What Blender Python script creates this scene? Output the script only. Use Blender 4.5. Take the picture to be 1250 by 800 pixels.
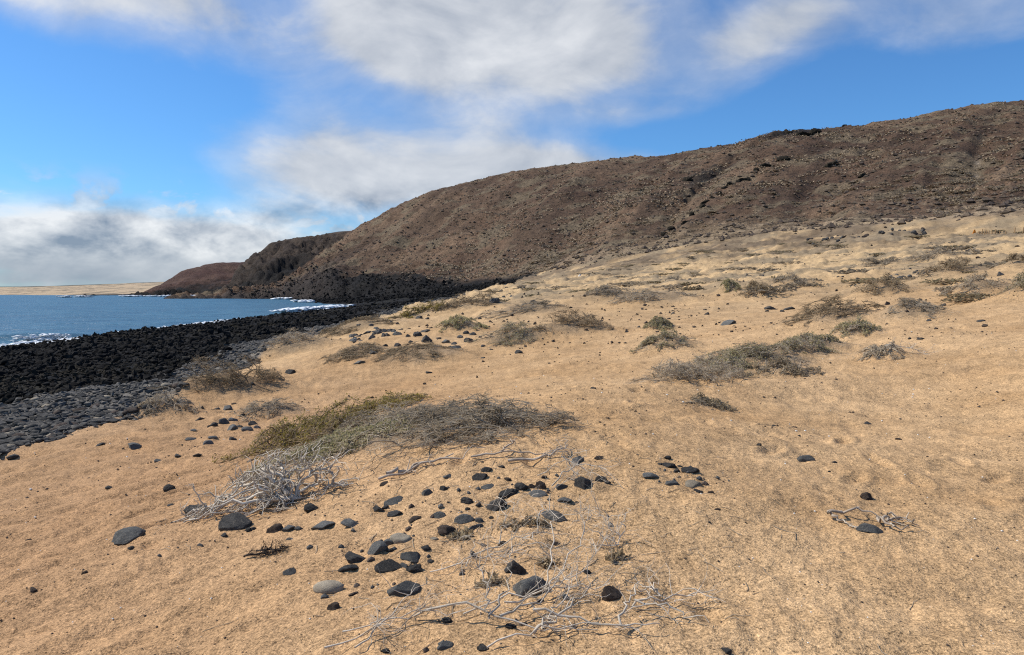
import bpy, math, random
import numpy as np
from mathutils import Vector, Matrix
rng = np.random.default_rng(11)
random.seed(11)
for o in list(bpy.data.objects): bpy.data.objects.remove(o)
S = bpy.context.scene
COL = S.collection
R = math.radians

# ------------------------------------------------------------------ camera
CAM_Z, FPX, PITCH = 1.6, 903.0, math.atan(50 / 903.0)
cam_d = bpy.data.cameras.new('camera'); cam = bpy.data.objects.new('camera', cam_d); COL.objects.link(cam)
cam.location = (0, 0, CAM_Z); cam.rotation_euler = (math.pi / 2 - PITCH, 0, 0)
cam_d.sensor_width = 36; cam_d.lens = 36 * FPX / 1250; cam_d.clip_start = .05; cam_d.clip_end = 60000
S.camera = cam

# ------------------------------------------------------------------ sky, sun, exposure
SUN_AZ, SUN_EL = -76.0, 47.0            # azimuth from +Y towards +X, degrees
def pix_dir(u, v):
    cp, sp = math.cos(PITCH), math.sin(PITCH)
    x = np.asarray(u, float) - 625; up = 400 - np.asarray(v, float)
    return x, FPX * cp + up * sp, -FPX * sp + up * cp
W = bpy.data.worlds.new('World'); S.world = W; W.use_nodes = True
nt = W.node_tree; nt.nodes.clear()
def N(tree, kind, **kw):
    n = tree.nodes.new(kind)
    for k, v in kw.items():
        if k == 'ins':
            for kk, vv in v.items(): n.inputs[kk].default_value = vv
        else: setattr(n, k, v)
    return n
class G:
    """tiny helper to write node maths"""
    def __init__(s, tree): s.t = tree
    def link(s, a, b): s.t.links.new(a, b)
    def put(s, sock, v):
        if isinstance(v, (int, float)): sock.default_value = v
        elif isinstance(v, (tuple, list)):
            sock.default_value = v if len(sock.default_value) == len(v) else tuple(v) + (1,)
        else: s.link(v, sock)
    def m(s, op, a, b=0.0, c=0.0, clamp=False):
        n = N(s.t, 'ShaderNodeMath', operation=op, use_clamp=clamp)
        s.put(n.inputs[0], a); s.put(n.inputs[1], b); s.put(n.inputs[2], c); return n.outputs[0]
    def vm(s, op, a, b=(0, 0, 0), out=0):
        n = N(s.t, 'ShaderNodeVectorMath', operation=op); s.put(n.inputs[0], a); s.put(n.inputs[1], b); return n.outputs[out]
    def mapr(s, x, a, b, c=0.0, d=1.0, smooth=True):
        n = N(s.t, 'ShaderNodeMapRange', interpolation_type='SMOOTHSTEP' if smooth else 'LINEAR', clamp=True)
        for i, v in enumerate((x, a, b, c, d)): s.put(n.inputs[i], v)
        return n.outputs[0]
    def noise(s, vec, scale, detail=4, rough=.5, dist=0.0, out='Fac'):
        n = N(s.t, 'ShaderNodeTexNoise'); s.put(n.inputs['Vector'], vec)
        n.inputs['Scale'].default_value = scale; n.inputs['Detail'].default_value = detail
        n.inputs['Roughness'].default_value = rough; n.inputs['Distortion'].default_value = dist
        return n.outputs[out]
    def mix(s, f, a, b, blend='MIX'):
        n = N(s.t, 'ShaderNodeMix', data_type='RGBA', blend_type=blend)
        s.put(n.inputs[0], f); s.put(n.inputs[6], a); s.put(n.inputs[7], b); return n.outputs[2]
    def xyz(s, x, y, z):
        n = N(s.t, 'ShaderNodeCombineXYZ')
        for i, v in enumerate((x, y, z)): s.put(n.inputs[i], v)
        return n.outputs[0]
g = G(nt)
tc = N(nt, 'ShaderNodeTexCoord').outputs['Generated']
dirn = g.vm('NORMALIZE', tc)
sep = N(nt, 'ShaderNodeSeparateXYZ'); g.link(dirn, sep.inputs[0])
X_, Y_, Z_ = sep.outputs
az = g.m('ARCTAN2', X_, Y_); el = g.m('ARCSINE', Z_)
AE = g.xyz(az, el, 0.0)
# cloud sheet: noise laid on a horizontal layer above the place
den = g.m('ADD', g.m('MAXIMUM', Z_, 0.0), 0.16)
plane = g.xyz(g.m('DIVIDE', X_, den), g.m('DIVIDE', Y_, den), 0.0)
n1 = g.noise(plane, .8, 8, .56, .4)
P2_ = g.vm('ADD', g.vm('MULTIPLY', AE, (5.5, 10.0, 1)), (3.1, 1.7, .4)); n2 = g.noise(P2_, 1.0, 9, .56, .35)
n2s = g.noise(g.vm('ADD', P2_, (-.22, .30, 0)), 1.0, 5, .55, .55)
n3 = g.noise(g.vm('MULTIPLY', AE, (13, 22, 1)), 1.0, 9, .62, .5)
base = g.m('ADD', g.m('ADD', g.m('MULTIPLY', n1, .34), g.m('MULTIPLY', n2, .52)), g.m('MULTIPLY', n3, .09))
def blob(u, v, ru, rv, rot, amp):
    dx, dy, dz = pix_dir(u, v); a0 = math.atan2(dx, dy); e0 = math.atan2(dz, math.hypot(dx, dy))
    d = g.vm('SUBTRACT', AE, (a0, e0, 0))
    mp = N(nt, 'ShaderNodeMapping', vector_type='TEXTURE')
    g.link(d, mp.inputs[0]); mp.inputs['Rotation'].default_value = (0, 0, rot); mp.inputs['Scale'].default_value = (ru / FPX, rv / FPX, 1)
    ln = g.vm('LENGTH', mp.outputs[0], out=1)
    return g.mapr(ln, 0.0, 1.6, amp, 0.0)
cover = g.m('ADD', base, -.02)
for b in [(90, -5, 170, 60, -.1, .30), (640, 40, 240, 95, -.12, .34), (330, 70, 150, 45, -.5, .13), (520, 215, 330, 55, -.05, .34),
          (340, 170, 130, 40, -.3, .14), (40, 290, 200, 70, 0, .34), (240, 300, 170, 50, 0, .24), (965, 30, 75, 40, .3, .22), (880, 105, 60, 80, -.5, .14),
          (770, 143, 70, 16, 0, .12), (1210, 30, 160, 50, 0, .16), (460, 30, 140, 60, -.5, .15), (700, 190, 120, 20, -.05, .14),
          (900, 30, 330, 70, 0, .06), (620, 120, 230, 60, 0, .04), (400, 60, 200, 80, -.4, .05), (1150, 60, 160, 40, .1, .06), (120, 140, 230, 90, 0, -.34), (190, 225, 90, 35, 0, -.16), (1080, 120, 260, 65, 0, -.26), (1150, 150, 200, 60, 0, -.16),
          (455, 115, 60, 30, -.4, -.10), (780, 170, 130, 22, 0, -.14), (830, 20, 60, 60, .9, -.10)]:
    cover = g.m('ADD', cover, blob(*b))
veil = g.m('MULTIPLY', g.mapr(cover, .38, .66), .45)
n4 = g.noise(g.vm('ADD', g.vm('MULTIPLY', AE, (15, 24, 1)), (1.3, 4.4, 0)), 1.0, 9, .58, .3); n4u = g.noise(g.vm('ADD', g.vm('MULTIPLY', AE, (15, 24, 1)), (.95, 5.05, 0)), 1.0, 5, .55, .3)
lowband = g.m('MULTIPLY', g.mapr(el, .015, .05), g.mapr(el, .15, .09))
puff = g.m('MULTIPLY', g.mapr(n4, .48, .62), g.m('MULTIPLY', lowband, .75))
cloud = g.m('MAXIMUM', g.m('MAXIMUM', g.mapr(cover, .48, .78), veil), puff)
# sunlit edges and grey shaded bases are painted into the cloud colour; the cumulus by the horizon are the brightest
bright = g.m('ADD', g.m('ADD', g.m('MULTIPLY', g.m('SUBTRACT', n2, n2s), 1.2), g.m('MULTIPLY', g.m('MULTIPLY', g.m('SUBTRACT', n4, n4u), lowband), 2.0)), g.m('ADD', .50, g.m('MULTIPLY', g.m('SUBTRACT', n3, .5), .30)))
for b in [(12, 255, 42, 32, 0, .60), (268, 242, 32, 14, 0, .40), (225, 298, 40, 20, 0, .38), (310, 302, 28, 20, 0, .38), (600, 85, 120, 50, 0, .22),
          (100, 5, 120, 35, 0, .22), (120, 340, 280, 24, 0, -.35), (75, 296, 60, 22, 0, -.14), (175, 262, 120, 16, 0, -.10), (480, 200, 160, 25, 0, .12), (600, 60, 20, 20, 0, .02)]:
    bright = g.m('ADD', bright, blob(*b))
ccol = g.mix(g.m('MAXIMUM', g.m('MINIMUM', bright, 1.0), 0.0), (.27, .33, .43), (.97, .98, .99))
skyt = N(nt, 'ShaderNodeTexSky', sky_type='NISHITA', sun_disc=False)
skyt.sun_elevation = R(SUN_EL); skyt.sun_rotation = R(SUN_AZ % 360); skyt.altitude = 20; skyt.air_density = 1.0; skyt.dust_density = .3; skyt.ozone_density = 3.0
bg1 = N(nt, 'ShaderNodeBackground'); g.link(g.mix(1.0, skyt.outputs[0], (.50, .88, 1.24), 'MULTIPLY'), bg1.inputs[0]); bg1.inputs[1].default_value = .115
bg2 = N(nt, 'ShaderNodeBackground'); g.link(ccol, bg2.inputs[0]); bg2.inputs[1].default_value = .92
mx = N(nt, 'ShaderNodeMixShader'); g.link(g.m('MULTIPLY', cloud, .93), mx.inputs[0]); g.link(bg1.outputs[0], mx.inputs[1]); g.link(bg2.outputs[0], mx.inputs[2])
wo = N(nt, 'ShaderNodeOutputWorld'); g.link(mx.outputs[0], wo.inputs[0])

sun_d = bpy.data.lights.new('sun', 'SUN'); sun = bpy.data.objects.new('sun', sun_d); COL.objects.link(sun)
sun_d.energy = 5.0; sun_d.angle = R(.53); sun_d.color = (1, .945, .855)
sv = Vector((math.sin(R(SUN_AZ)) * math.cos(R(SUN_EL)), math.cos(R(SUN_AZ)) * math.cos(R(SUN_EL)), math.sin(R(SUN_EL))))
sun.rotation_euler = sv.to_track_quat('Z', 'Y').to_euler(); sun.location = sv * 50
S.view_settings.view_transform = 'Standard'; S.view_settings.look = 'None'; S.view_settings.gamma = 1
S.view_settings.exposure = 0.0; S.view_settings.use_curve_mapping = False
S.render.engine = 'CYCLES'
S.cycles.use_denoising = False; S.cycles.filter_width = 1.15; S.cycles.adaptive_threshold = .006
S.cycles.max_bounces = 6; S.cycles.diffuse_bounces = 3; S.cycles.transparent_max_bounces = 4

# ------------------------------------------------------------------ numeric noise
_perm = np.random.default_rng(5).permutation(512).astype(np.int64)
_perm = np.concatenate([_perm, _perm, _perm])
_ga = np.random.default_rng(6).uniform(0, 2 * np.pi, 512); _gx, _gy = np.cos(_ga), np.sin(_ga)
def perlin(x, y):
    xi = np.floor(x); yi = np.floor(y); xf = x - xi; yf = y - yi
    xi = xi.astype(np.int64) & 511; yi = yi.astype(np.int64) & 511
    uu = xf * xf * xf * (xf * (xf * 6 - 15) + 10); vv = yf * yf * yf * (yf * (yf * 6 - 15) + 10)
    def gr(ix, iy, dx, dy):
        h = _perm[_perm[ix & 511] + (iy & 511)]; return _gx[h] * dx + _gy[h] * dy
    a = gr(xi, yi, xf, yf); b = gr(xi + 1, yi, xf - 1, yf); c = gr(xi, yi + 1, xf, yf - 1); d = gr(xi + 1, yi + 1, xf - 1, yf - 1)
    return ((a + uu * (b - a)) + vv * ((c + uu * (d - c)) - (a + uu * (b - a)))) * 1.4
def fbm(x, y, o=4, gain=.5, lac=2.03):
    s = 0; a = 1
    for i in range(o):
        s = s + a * perlin(x + 17.3 * i, y - 9.1 * i); x = x * lac; y = y * lac; a *= gain
    return s
def ridged(x, y, o=4, gain=.5):
    s = 0; a = 1
    for i in range(o):
        s = s + a * (1 - 2 * np.abs(perlin(x + 31.7 * i, y + 3.3 * i))); x = x * 2.07; y = y * 2.07; a *= gain
    return s
def sstep(a, b, x):
    t = np.clip((x - a) / (b - a), 0, 1); return t * t * (3 - 2 * t)

# ------------------------------------------------------------------ the lie of the land
SEA = -3.2
def U2T(u): return np.arctan((np.asarray(u, float) - 625) / (FPX * math.cos(PITCH)))
def ray(u, v):
    x, y, z = pix_dir(u, v); h = np.hypot(x, y); return np.arctan2(x, y), z / h      # azimuth, slope
def at_z(u, v, z):                                    # where the sight line reaches height z
    th, s = ray(u, v); r = (z - CAM_Z) / s; return (r * math.sin(th), r * math.cos(th), z)
def at_d(u, d, z):                                    # a point at forward distance d
    return ((u - 625) / FPX * d, d, z)
def at_r(u, v, r):
    th, s = ray(u, v); return (r * math.sin(th), r * math.cos(th), CAM_Z + r * s)
# waterline and the line where sand gives way to stones, read off the photograph
WATER = [(-500, 470), (-250, 449), (-100, 437), (0, 428), (80, 416), (176, 405), (260, 394), (320, 388), (380, 380), (420, 374.5), (400, 371), (378, 368.6), (340, 364.8)]
EDGE = [(-500, 720, -1.3), (-250, 620, -1.2), (0, 552, -1.0), (60, 540, -1.0), (120, 526, -1.0), (190, 509, -1.0), (225, 482, -1.0), (300, 447, -1.0), (350, 422, -1.0),
        (400, 406, -.9), (440, 398, -.8), (478, 386, -.75), (505, 374, -.5), (560, 366, -.1)]
ctrl = [(0, 0, 0), (0, 3, 0), (0, 6, 0), (3, 4, .02), (5, 8, .1), (-1.6, 3, -.1), (-1.5, 6, -.1), (-3.2, 5.5, -.42), (-2.5, 1, -.25), (-5, 2, -.7), (3, 0, 0.05)]
ctrl += [at_z(u, v, z) for u, v, z in EDGE]
ctrl += [at_z(u, v, SEA) for u, v in WATER]
for u, v in WATER[:9]:
    x, y, z = at_z(u, v, SEA); ctrl += [(x * 1.3 - 6, y * 1.3, -5.5)]
for (u, v), k in zip(WATER[3:9], range(9)):
    th, s = ray(u, v); rw = (SEA - CAM_Z) / s
    eb = [at_z(*e) for e in EDGE]; te = [math.atan2(p[0], p[1]) for p in eb]; re = [math.hypot(p[0], p[1]) for p in eb]
    rb = np.interp(th, te, re); rm = rb * .55 + rw * .45; ctrl.append((rm * math.sin(th), rm * math.cos(th), -2.0))
for u, lst in {560: [(10, -.02), (25, 0.0), (60, .05)], 625: [(10, 0), (25, .15), (80, .7)], 720: [(25, .3), (60, 1.1), (100, 2.5)], 850: [(10, .05), (25, .6), (60, 2.1), (95, 4.4)],
               1050: [(10, .2), (25, 1.15), (60, 3.7), (90, 6.7)], 1250: [(8, .3), (20, 1.45), (60, 5.3), (85, 7.6)], 1500: [(8, .5), (20, 2), (60, 7)], 2000: [(10, 1.5), (40, 6)],
               480: [(10, -.12), (25, -.3), (45, -.5)], 400: [(10, -.35), (20, -.7)], 300: [(10, -.6), (16, -.85)],
               470: [(150, -2.4)], 520: [(150, -1.0), (225, -.3)], 575: [(150, .6)], 610: [(140, 1.4)], 450: [(225, -2.4)]}.items():
    ctrl += [at_d(u, d, z) for d, z in lst]
ctrl += [(0, -30, .2), (30, -30, 3), (-12, -20, -1.2), (-60, -30, -4.5), (-110, -20, -7), (60, -20, 7), (-100, 120, -7), (-160, 220, -8), (-120, 300, -7), (-220, 100, -9), (-110, 60, -7)]

# hill outline: column, crest row, crest distance, foot row, foot distance
HILL = np.array([
    (240, 372, 330, 374, 322), (280, 367, 334, 369, 320), (320, 359.5, 340, 365, 312), (340, 353, 350, 362.5, 305), (355, 345, 360, 357, 300), (370, 335, 370, 352, 297), (385, 323, 385, 346, 294),
    (400, 311, 400, 341, 290), (415, 299, 415, 336, 285), (430, 285, 428, 340, 280), (450, 271, 438, 341, 270), (470, 259, 440, 342, 262), (490, 249, 440, 343, 255), (520, 236, 436, 345, 245),
    (550, 228, 431, 346, 232), (580, 221, 430, 346, 220), (620, 211, 425, 345, 200), (660, 204.5, 420, 338, 178), (700, 198, 415, 331, 165), (750, 192.5, 410, 322, 152), (800, 189.5, 405, 313, 143),
    (850, 183, 400, 305, 137), (900, 174, 395, 297, 132), (930, 165, 392, 293, 130), (965, 158, 390, 290, 128), (1000, 156.5, 388, 288, 126), (1050, 154, 385, 284, 123), (1100, 145, 382, 280, 120),
    (1150, 134.5, 379, 276, 118), (1200, 128.5, 375, 272, 116), (1250, 124, 372, 267, 114), (1350, 118, 365, 258, 110), (1500, 121, 355, 248, 106), (1800, 135, 345, 240, 100)])
ctrl += [at_r(h[0], h[3], h[4]) for h in HILL[17:]]
ctrl = np.array(ctrl, float)
def tps_fit(P):
    n = len(P); d = np.hypot(P[:, None, 0] - P[None, :, 0], P[:, None, 1] - P[None, :, 1]); K = np.where(d > 0, d * d * np.log(np.maximum(d, 1e-9)), 0)
    # linear kernel keeps the surface from overshooting
    K = -np.sqrt(d * d + 9.0); A = np.zeros((n + 3, n + 3)); A[:n, :n] = K + np.eye(n) * -.4; A[:n, n] = 1; A[:n, n + 1:] = P[:, :2]; A[n, :n] = 1; A[n + 1:, :n] = P[:, :2].T
    return np.linalg.solve(A, np.concatenate([P[:, 2], np.zeros(3)]))
TW = tps_fit(ctrl); NC = len(ctrl)
def plain(x, y):
    r = np.hypot(x, y); k = np.minimum(1, 240 / np.maximum(r, 1e-6)); x = x * k; y = y * k
    out = np.full(x.shape, TW[NC]) + TW[NC + 1] * x + TW[NC + 2] * y
    for i in range(NC): out -= TW[i] * np.sqrt((x - ctrl[i, 0]) ** 2 + (y - ctrl[i, 1]) ** 2 + 9.0)
    return out
TT = np.linspace(-math.pi, math.pi, 7201)
def table(us, vals, smooth=9):
    t = np.interp(TT, U2T(us), vals); k = np.hanning(smooth + 2); k /= k.sum()
    return np.convolve(np.pad(t, smooth, mode='edge'), k, 'same')[smooth:-smooth]
def ztab(us, vs, rs):
    th, s = ray(np.array(us, float), np.array(vs, float)); return CAM_Z + np.array(rs) * s
hu = HILL[:, 0]
T_rc, T_rf = table(hu, HILL[:, 2], 25), table(hu, HILL[:, 4], 25)
T_zc, T_zf = table(hu, ztab(hu, HILL[:, 1], HILL[:, 2])), table(hu, ztab(hu, HILL[:, 3], HILL[:, 4]), 25)
def gone(lo, hi): return sstep(R(lo - 4), R(lo), TT) * (1 - sstep(R(hi), R(hi + 25), TT))
T_hfade = gone(-24, 75)
# mid headland, red hill, low rise behind, far sandy shore: same four numbers
def ridge_tables(rows, lo, hi):
    a = np.array(rows, float); return (table(a[:, 0], a[:, 2]), table(a[:, 0], a[:, 4]), table(a[:, 0], ztab(a[:, 0], a[:, 1], a[:, 2]), 5), table(a[:, 0], ztab(a[:, 0], a[:, 3], a[:, 4]), 5), gone(lo, hi))
MID = ridge_tables([(250, 372, 395, 374, 372), (282, 358, 400, 364, 364), (288, 340, 410, 363, 362), (296, 326, 420, 362, 360), (315, 311, 435, 361, 358), (335, 298, 445, 360, 355), (350, 294, 450, 358, 352), (380, 291, 455, 352, 350), (400, 288, 458, 350, 350), (430, 284, 462, 348, 350), (470, 290, 470, 348, 350), (520, 300, 470, 348, 350)], -23, 20)
RED = ridge_tables([(150, 366, 470, 368, 455), (170, 361, 475, 365, 450), (182, 356, 480, 363.5, 446), (192, 350, 486, 362.5, 444), (210, 340.5, 498, 362, 442), (230, 331.5, 508, 361.8, 440), (250, 324.5, 516, 361.6, 438), (266, 321.5, 520, 361.5, 436), (300, 320.5, 525, 361, 434), (330, 324, 530, 360, 432), (380, 345, 535, 360, 430)], -32, -5)
HUMP = ridge_tables([(340, 310, 620, 340, 520), (370, 300, 620, 330, 520), (385, 290, 620, 320, 520), (400, 285, 620, 320, 520), (415, 282.5, 620, 320, 520), (440, 281, 620, 320, 520), (480, 290, 620, 320, 520), (520, 320, 620, 330, 520)], -18, 0)
FAR = ridge_tables([(-900, 353, 900, 372, 520), (-300, 352.5, 900, 367, 500), (0, 350.8, 900, 364.8, 478), (60, 349.6, 900, 363.2, 465), (120, 347.6, 900, 362.2, 456), (190, 345, 900, 361.6, 452), (240, 343, 900, 361.5, 450), (400, 342, 900, 361, 450)], -75, 8)
PT, PS = np.array([0, .2, .5, .8, 1, 1.15, 1.5, 2.2, 4]), np.array([0, .13, .46, .80, 1, 1.02, .90, .6, .2])
tt_ = np.linspace(0, 4, 801); pv_ = np.interp(tt_, PT, PS); k_ = np.hanning(41); k_ /= k_.sum(); pv_ = np.convolve(np.pad(pv_, 20, mode='edge'), k_, 'same')[20:-20]
def lut(tab, th): return np.interp(th, TT, tab)
def ridge_h(tabs, th, r, drop=.5, prof=None):
    rc, rf, zc, zf, fd = [lut(t, th) for t in tabs]
    t = (r - rf) / np.maximum(rc - rf, 5.0)
    s = np.interp(np.clip(t, 0, 4), tt_, pv_) if prof is None else np.interp(t, *prof)
    z = zf + (zc - zf) * s + np.where(t < 0, drop * (r - rf), 0)
    return z * fd - (1 - fd) * 25, t
def smax(a, b, k): return .5 * (a + b + np.sqrt((a - b) ** 2 + k * k)) 
MOUNDS = []                                           # hummocks of sand caught by shrubs: x, y, half length, half width, turn, height
def land(x, y, detail=True):
    """height and make-up of the land at x, y"""
    r = np.hypot(x, y) + 1e-6; th = np.arctan2(x, y); uu = 625 + FPX * np.tan(np.clip(th, -1.3, 1.3))
    a = plain(x, y)
    B, tB = ridge_h((T_rc, T_rf, T_zc, T_zf, T_hfade), th, r, .5 - .22 * sstep(R(-16), R(-11), th) * (1 - sstep(R(-3), R(1), th)))
    C, tC = ridge_h(MID, th, r, .5); D, tD = ridge_h(RED, th, r, .4); E, tE = ridge_h(HUMP, th, r)
    F, tF = ridge_h(FAR, th, r, .02, (np.array([-1, 0, .02, .06, .85, 1, 3]), np.array([-.1, 0, .12, .2, .97, 1, 1.0])))
    # signed share of the way from the sand edge (0) to the water (1)
    rb, rw = lut(T_rb, th), lut(T_rw, th); ts = (r - rb) / np.maximum(rw - rb, 6)
    wob = fbm(x * .11, y * .11, 3) * .16 * np.minimum(1, r / 40) + fbm(x * .6, y * .6, 3) * .03
    shore = sstep(-.7, .5, r - rb + wob * 9 + .5 * fbm(x * 1.1, y * 1.1, 2)) * (1 - sstep(R(1.0), R(2.2), th + .02 * wob)) * (y > -60)
    blackT = sstep(.05, .22, ts + wob * .8 + .02 * fbm(x * .8, y * .8, 2)) * shore
    if not detail:
        z = np.maximum.reduce([smax(a, B, 1.0), C, D, E, F]); return z, None
    for mx_, my_, ma, mb, rot, hh in MOUNDS:
        near = (np.abs(x - mx_) < 3 * ma + 1) & (np.abs(y - my_) < 3 * ma + 1)
        if near.any():
            dx, dy = x[near] - mx_, y[near] - my_; c, s = math.cos(rot), math.sin(rot)
            q = ((dx * c + dy * s) / ma) ** 2 + ((-dx * s + dy * c) / mb) ** 2
            a[near] += hh * np.exp(-q * 1.1)
    sandm = 1 - shore
    # sand: soft swells, trodden dimples, wind combing across the left slope
    near_f = np.clip(1.5 - r / 30, 0, 1)
    if (r < 45).any():                                   # old footprints, softened by the wind
        ft = np.zeros_like(x); cx0, cy0 = np.floor(x / .62), np.floor(y / .62)
        for ii in (-1, 0, 1):
            for jj in (-1, 0, 1):
                ci, cj = cx0 + ii, cy0 + jj; hA = _perm[_perm[ci.astype(np.int64) & 511] + (cj.astype(np.int64) & 511)] / 511.; hB = (hA * 37.7) % 1; hC = (hA * 91.3) % 1; hD = (hA * 173.9) % 1
                px_, py_ = (ci + .2 + .6 * hA) * .62, (cj + .2 + .6 * hB) * .62; an = hC * 2.2 - .3; dx, dy = x - px_, y - py_; e = (dx * np.cos(an) + dy * np.sin(an)) / .15; w = (-dx * np.sin(an) + dy * np.cos(an)) / .062
                q = e * e + w * w; ft += (hD > .42) * (.4 + .9 * hB) * (-np.exp(-q) + .55 * np.exp(-(np.sqrt(q) - 1.6) ** 2 * 3.5))
        a = a + sandm * near_f * .036 * ft * sstep(-.5, .35, fbm(x * .35 + 70, y * .35, 2))
    a = a + sandm * (fbm(x * .16, y * .16, 3) * .10 * np.clip(r / 25, .1, 2.2) + fbm(x * .55 + 4, y * .55, 3) * .035)
    dim = fbm(x * 1.7, y * 1.7, 3); a = a + sandm * near_f * (-.036 * np.clip(dim - .12, 0, 1) + .017 * fbm(x * 3.7, y * 3.7, 3) + .006 * perlin(x * 11, y * 11) + .004 * perlin(x * 27, y * 27))
    lx = x * .80 + y * .60; ly = -x * .60 + y * .80
    comb = sstep(.5, -3.5, x + .1 * y)
    a = a + sandm * near_f * comb * (.045 * perlin(lx * .6, ly * 3.0) + .034 * ridged(lx * .8 + 5, ly * 4.6, 3))
    a = a + sandm * (1 - near_f) * (fbm(x * .16 + 8, y * .2, 4) * .36 + .20 * fbm(x * .7, y * .7, 4, .6)) * np.clip(r / 60, .1, 1.3)
    # shore: shingle then jagged black lava
    a = a + shore * (.05 * fbm(x * 2.1, y * 2.1, 3)) + blackT * (ridged(x * .35, y * .35, 6, .6) * .10 + .16 * fbm(x * .09, y * .09, 2) - .12) * np.clip(r / 30, .5, 1.5) 
    # hill: ribs and gullies running down to the left, stony roughness
    tb = np.clip(tB, 0, 1.6); body = np.clip(tb * (1.05 - tb) * 4, 0, 1)
    q = (uu - 150 * tb) / 90
    B = B + body * (2.6 * fbm(q * .9, tb * 1.3, 3) + .9 * perlin(q * 4, tb * 3)) 
    gl = uu - np.interp(tb, [0, .25, .5, .75, .92, 1.02], [785, 822, 872, 932, 985, 1000])
    B = B - body * 1.6 * np.exp(-(gl / 7) ** 2) + body * 3.0 * np.exp(-((gl + 46) / 40) ** 2) + body * 1.2 * np.exp(-((gl - 40) / 30) ** 2)
    g2 = uu - np.interp(tb, [0, .5, 1], [600, 668, 770]); B = B + body * (2.0 * np.exp(-(g2 / 22) ** 2) - 1.5 * np.exp(-((g2 + 45) / 30) ** 2))
    g3 = uu - np.interp(tb, [0, .5, 1], [1178, 1190, 1230]); B = B - body * .9 * np.exp(-(g3 / 9) ** 2)
    crag = 1 - sstep(R(-9), R(-2), th); crag2 = 1 - sstep(R(-1.5), R(2), th); cut = np.exp(-((uu - 968) / 26) ** 2) * np.exp(-((tb - .93) / .07) ** 2)
    ro = ridged(x * .06, y * .06, 5)
    B = B + fbm(x * .045, y * .045, 5) * (1.0 + .8 * crag) * sstep(-.05, .2, tB) + crag * ro * .9 * sstep(.6, -.1, tB) + cut * (1.2 * np.minimum(ro, 0) - 1.6)
    B = B + ((.55 + .4 * crag) * fbm(x * .16, y * .16, 5, .6) + .35 * ridged(x * .09 + 3, y * .09, 4)) * sstep(.0, .15, tB) + 1.6 * np.exp(-((gl + 6) / 16) ** 2) * np.clip(ridged(x * .09, y * .09, 4), -.3, 1.5) * sstep(.1, .4, tB) * sstep(1.02, .85, tB)
    low = sstep(.16, -.10, tB) * crag; B = B + low * (ridged(x * .06, y * .06, 5) * 1.0 + .7 * ridged(x * .17, y * .17, 4) - .9)
    nos = crag * sstep(R(-11), R(-15), th); B = B + nos * (ridged(x * .07, y * .07, 5, .58) * 2.2 - .8)
    C = C + (ridged(x * .05, y * .05, 5, .58) * 3.4 + ridged(x * .16, y * .16, 3) * 1.4 - 2.2) * sstep(1.12, .75, tC); D = D + fbm(x * .05, y * .05, 5) * 1.3 + (ridged(x * .06, y * .06, 4, .58) * 2.2 + ridged(x * .17, y * .17, 3) * 1.0 - 1.0) * sstep(.85, 0, tD)
    F = F + .5 * fbm(x * .02, y * .02, 4)
    hill = smax(a, B, 1.2)
    z = np.maximum.reduce([hill, C, D, E, F])
    info = dict(r=r, th=th, u=uu, tB=tB, tC=tC, tD=tD, tF=tF, shore=shore, black=blackT, ts=ts, wB=sstep(-1.6, 1.8, B - a + fbm(x * .05, y * .05, 5) * 2.6), crag=crag, crag2=crag2, gl=gl, cut=cut, g3=g3, g2=g2,
                which=np.argmax(np.stack([np.maximum(a, -40), B, C, D, E, F]), 0))
    return z, info
eb = [at_z(*e) for e in EDGE] + [at_r(585, 352, 150), at_r(612, 345, 160), at_r(640, 340, 175)]
T_rb = np.interp(TT, [math.atan2(p[0], p[1]) for p in eb], [math.hypot(p[0], p[1]) for p in eb])
wb = [at_z(u, v, SEA) for u, v in WATER[:10]] + [at_r(450, 362, 235), at_r(500, 350, 245), at_r(640, 338, 200)]
T_rw = np.interp(TT, [math.atan2(p[0], p[1]) for p in wb], [math.hypot(p[0], p[1]) for p in wb])
def height(x, y):
    x = np.atleast_1d(np.asarray(x, float)); y = np.atleast_1d(np.asarray(y, float)); return land(x, y)[0]
RS = np.geomspace(1.0, 700, 2600)
def locate(us, vs):
    """pixels to places on the ground"""
    out = []
    for u, v in zip(us, vs):
        th, s = ray(u, v); x = RS * math.sin(th); y = RS * math.cos(th)
        d = land(x, y, False)[0] - (CAM_Z + RS * s)
        i = int(np.argmax(d > 0)) if (d > 0).any() else len(RS) - 1
        j = max(i - 1, 0); f = d[j] / (d[j] - d[i]) if d[j] != d[i] else 0
        r = RS[j] + (RS[i] - RS[j]) * f; out.append((r * math.sin(th), r * math.cos(th)))
    return out

# ------------------------------------------------------------------ mesh and material helpers
def mesh_np(name, V, Fq, mats=(), smooth=True, attrs=None, mat_idx=None):
    """V (n,3); Fq (m,k) equal-sided faces"""
    me = bpy.data.meshes.new(name); V = np.ascontiguousarray(V, np.float32); Fq = np.ascontiguousarray(Fq, np.int32); n, k = Fq.shape
    me.vertices.add(len(V)); me.vertices.foreach_set('co', V.ravel())
    me.loops.add(n * k); me.loops.foreach_set('vertex_index', Fq.ravel())
    me.polygons.add(n); me.polygons.foreach_set('loop_start', np.arange(0, n * k, k, dtype=np.int32))
    me.polygons.foreach_set('use_smooth', np.full(n, smooth, dtype=bool))
    if mat_idx is not None: me.polygons.foreach_set('material_index', np.ascontiguousarray(mat_idx, np.int32))
    for m in mats: me.materials.append(m)
    for nm, arr in (attrs or {}).items():
        at = me.attributes.new(nm, 'FLOAT_COLOR', 'POINT'); at.data.foreach_set('color', np.ascontiguousarray(arr, np.float32).ravel())
    me.update(calc_edges=True); return me
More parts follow.
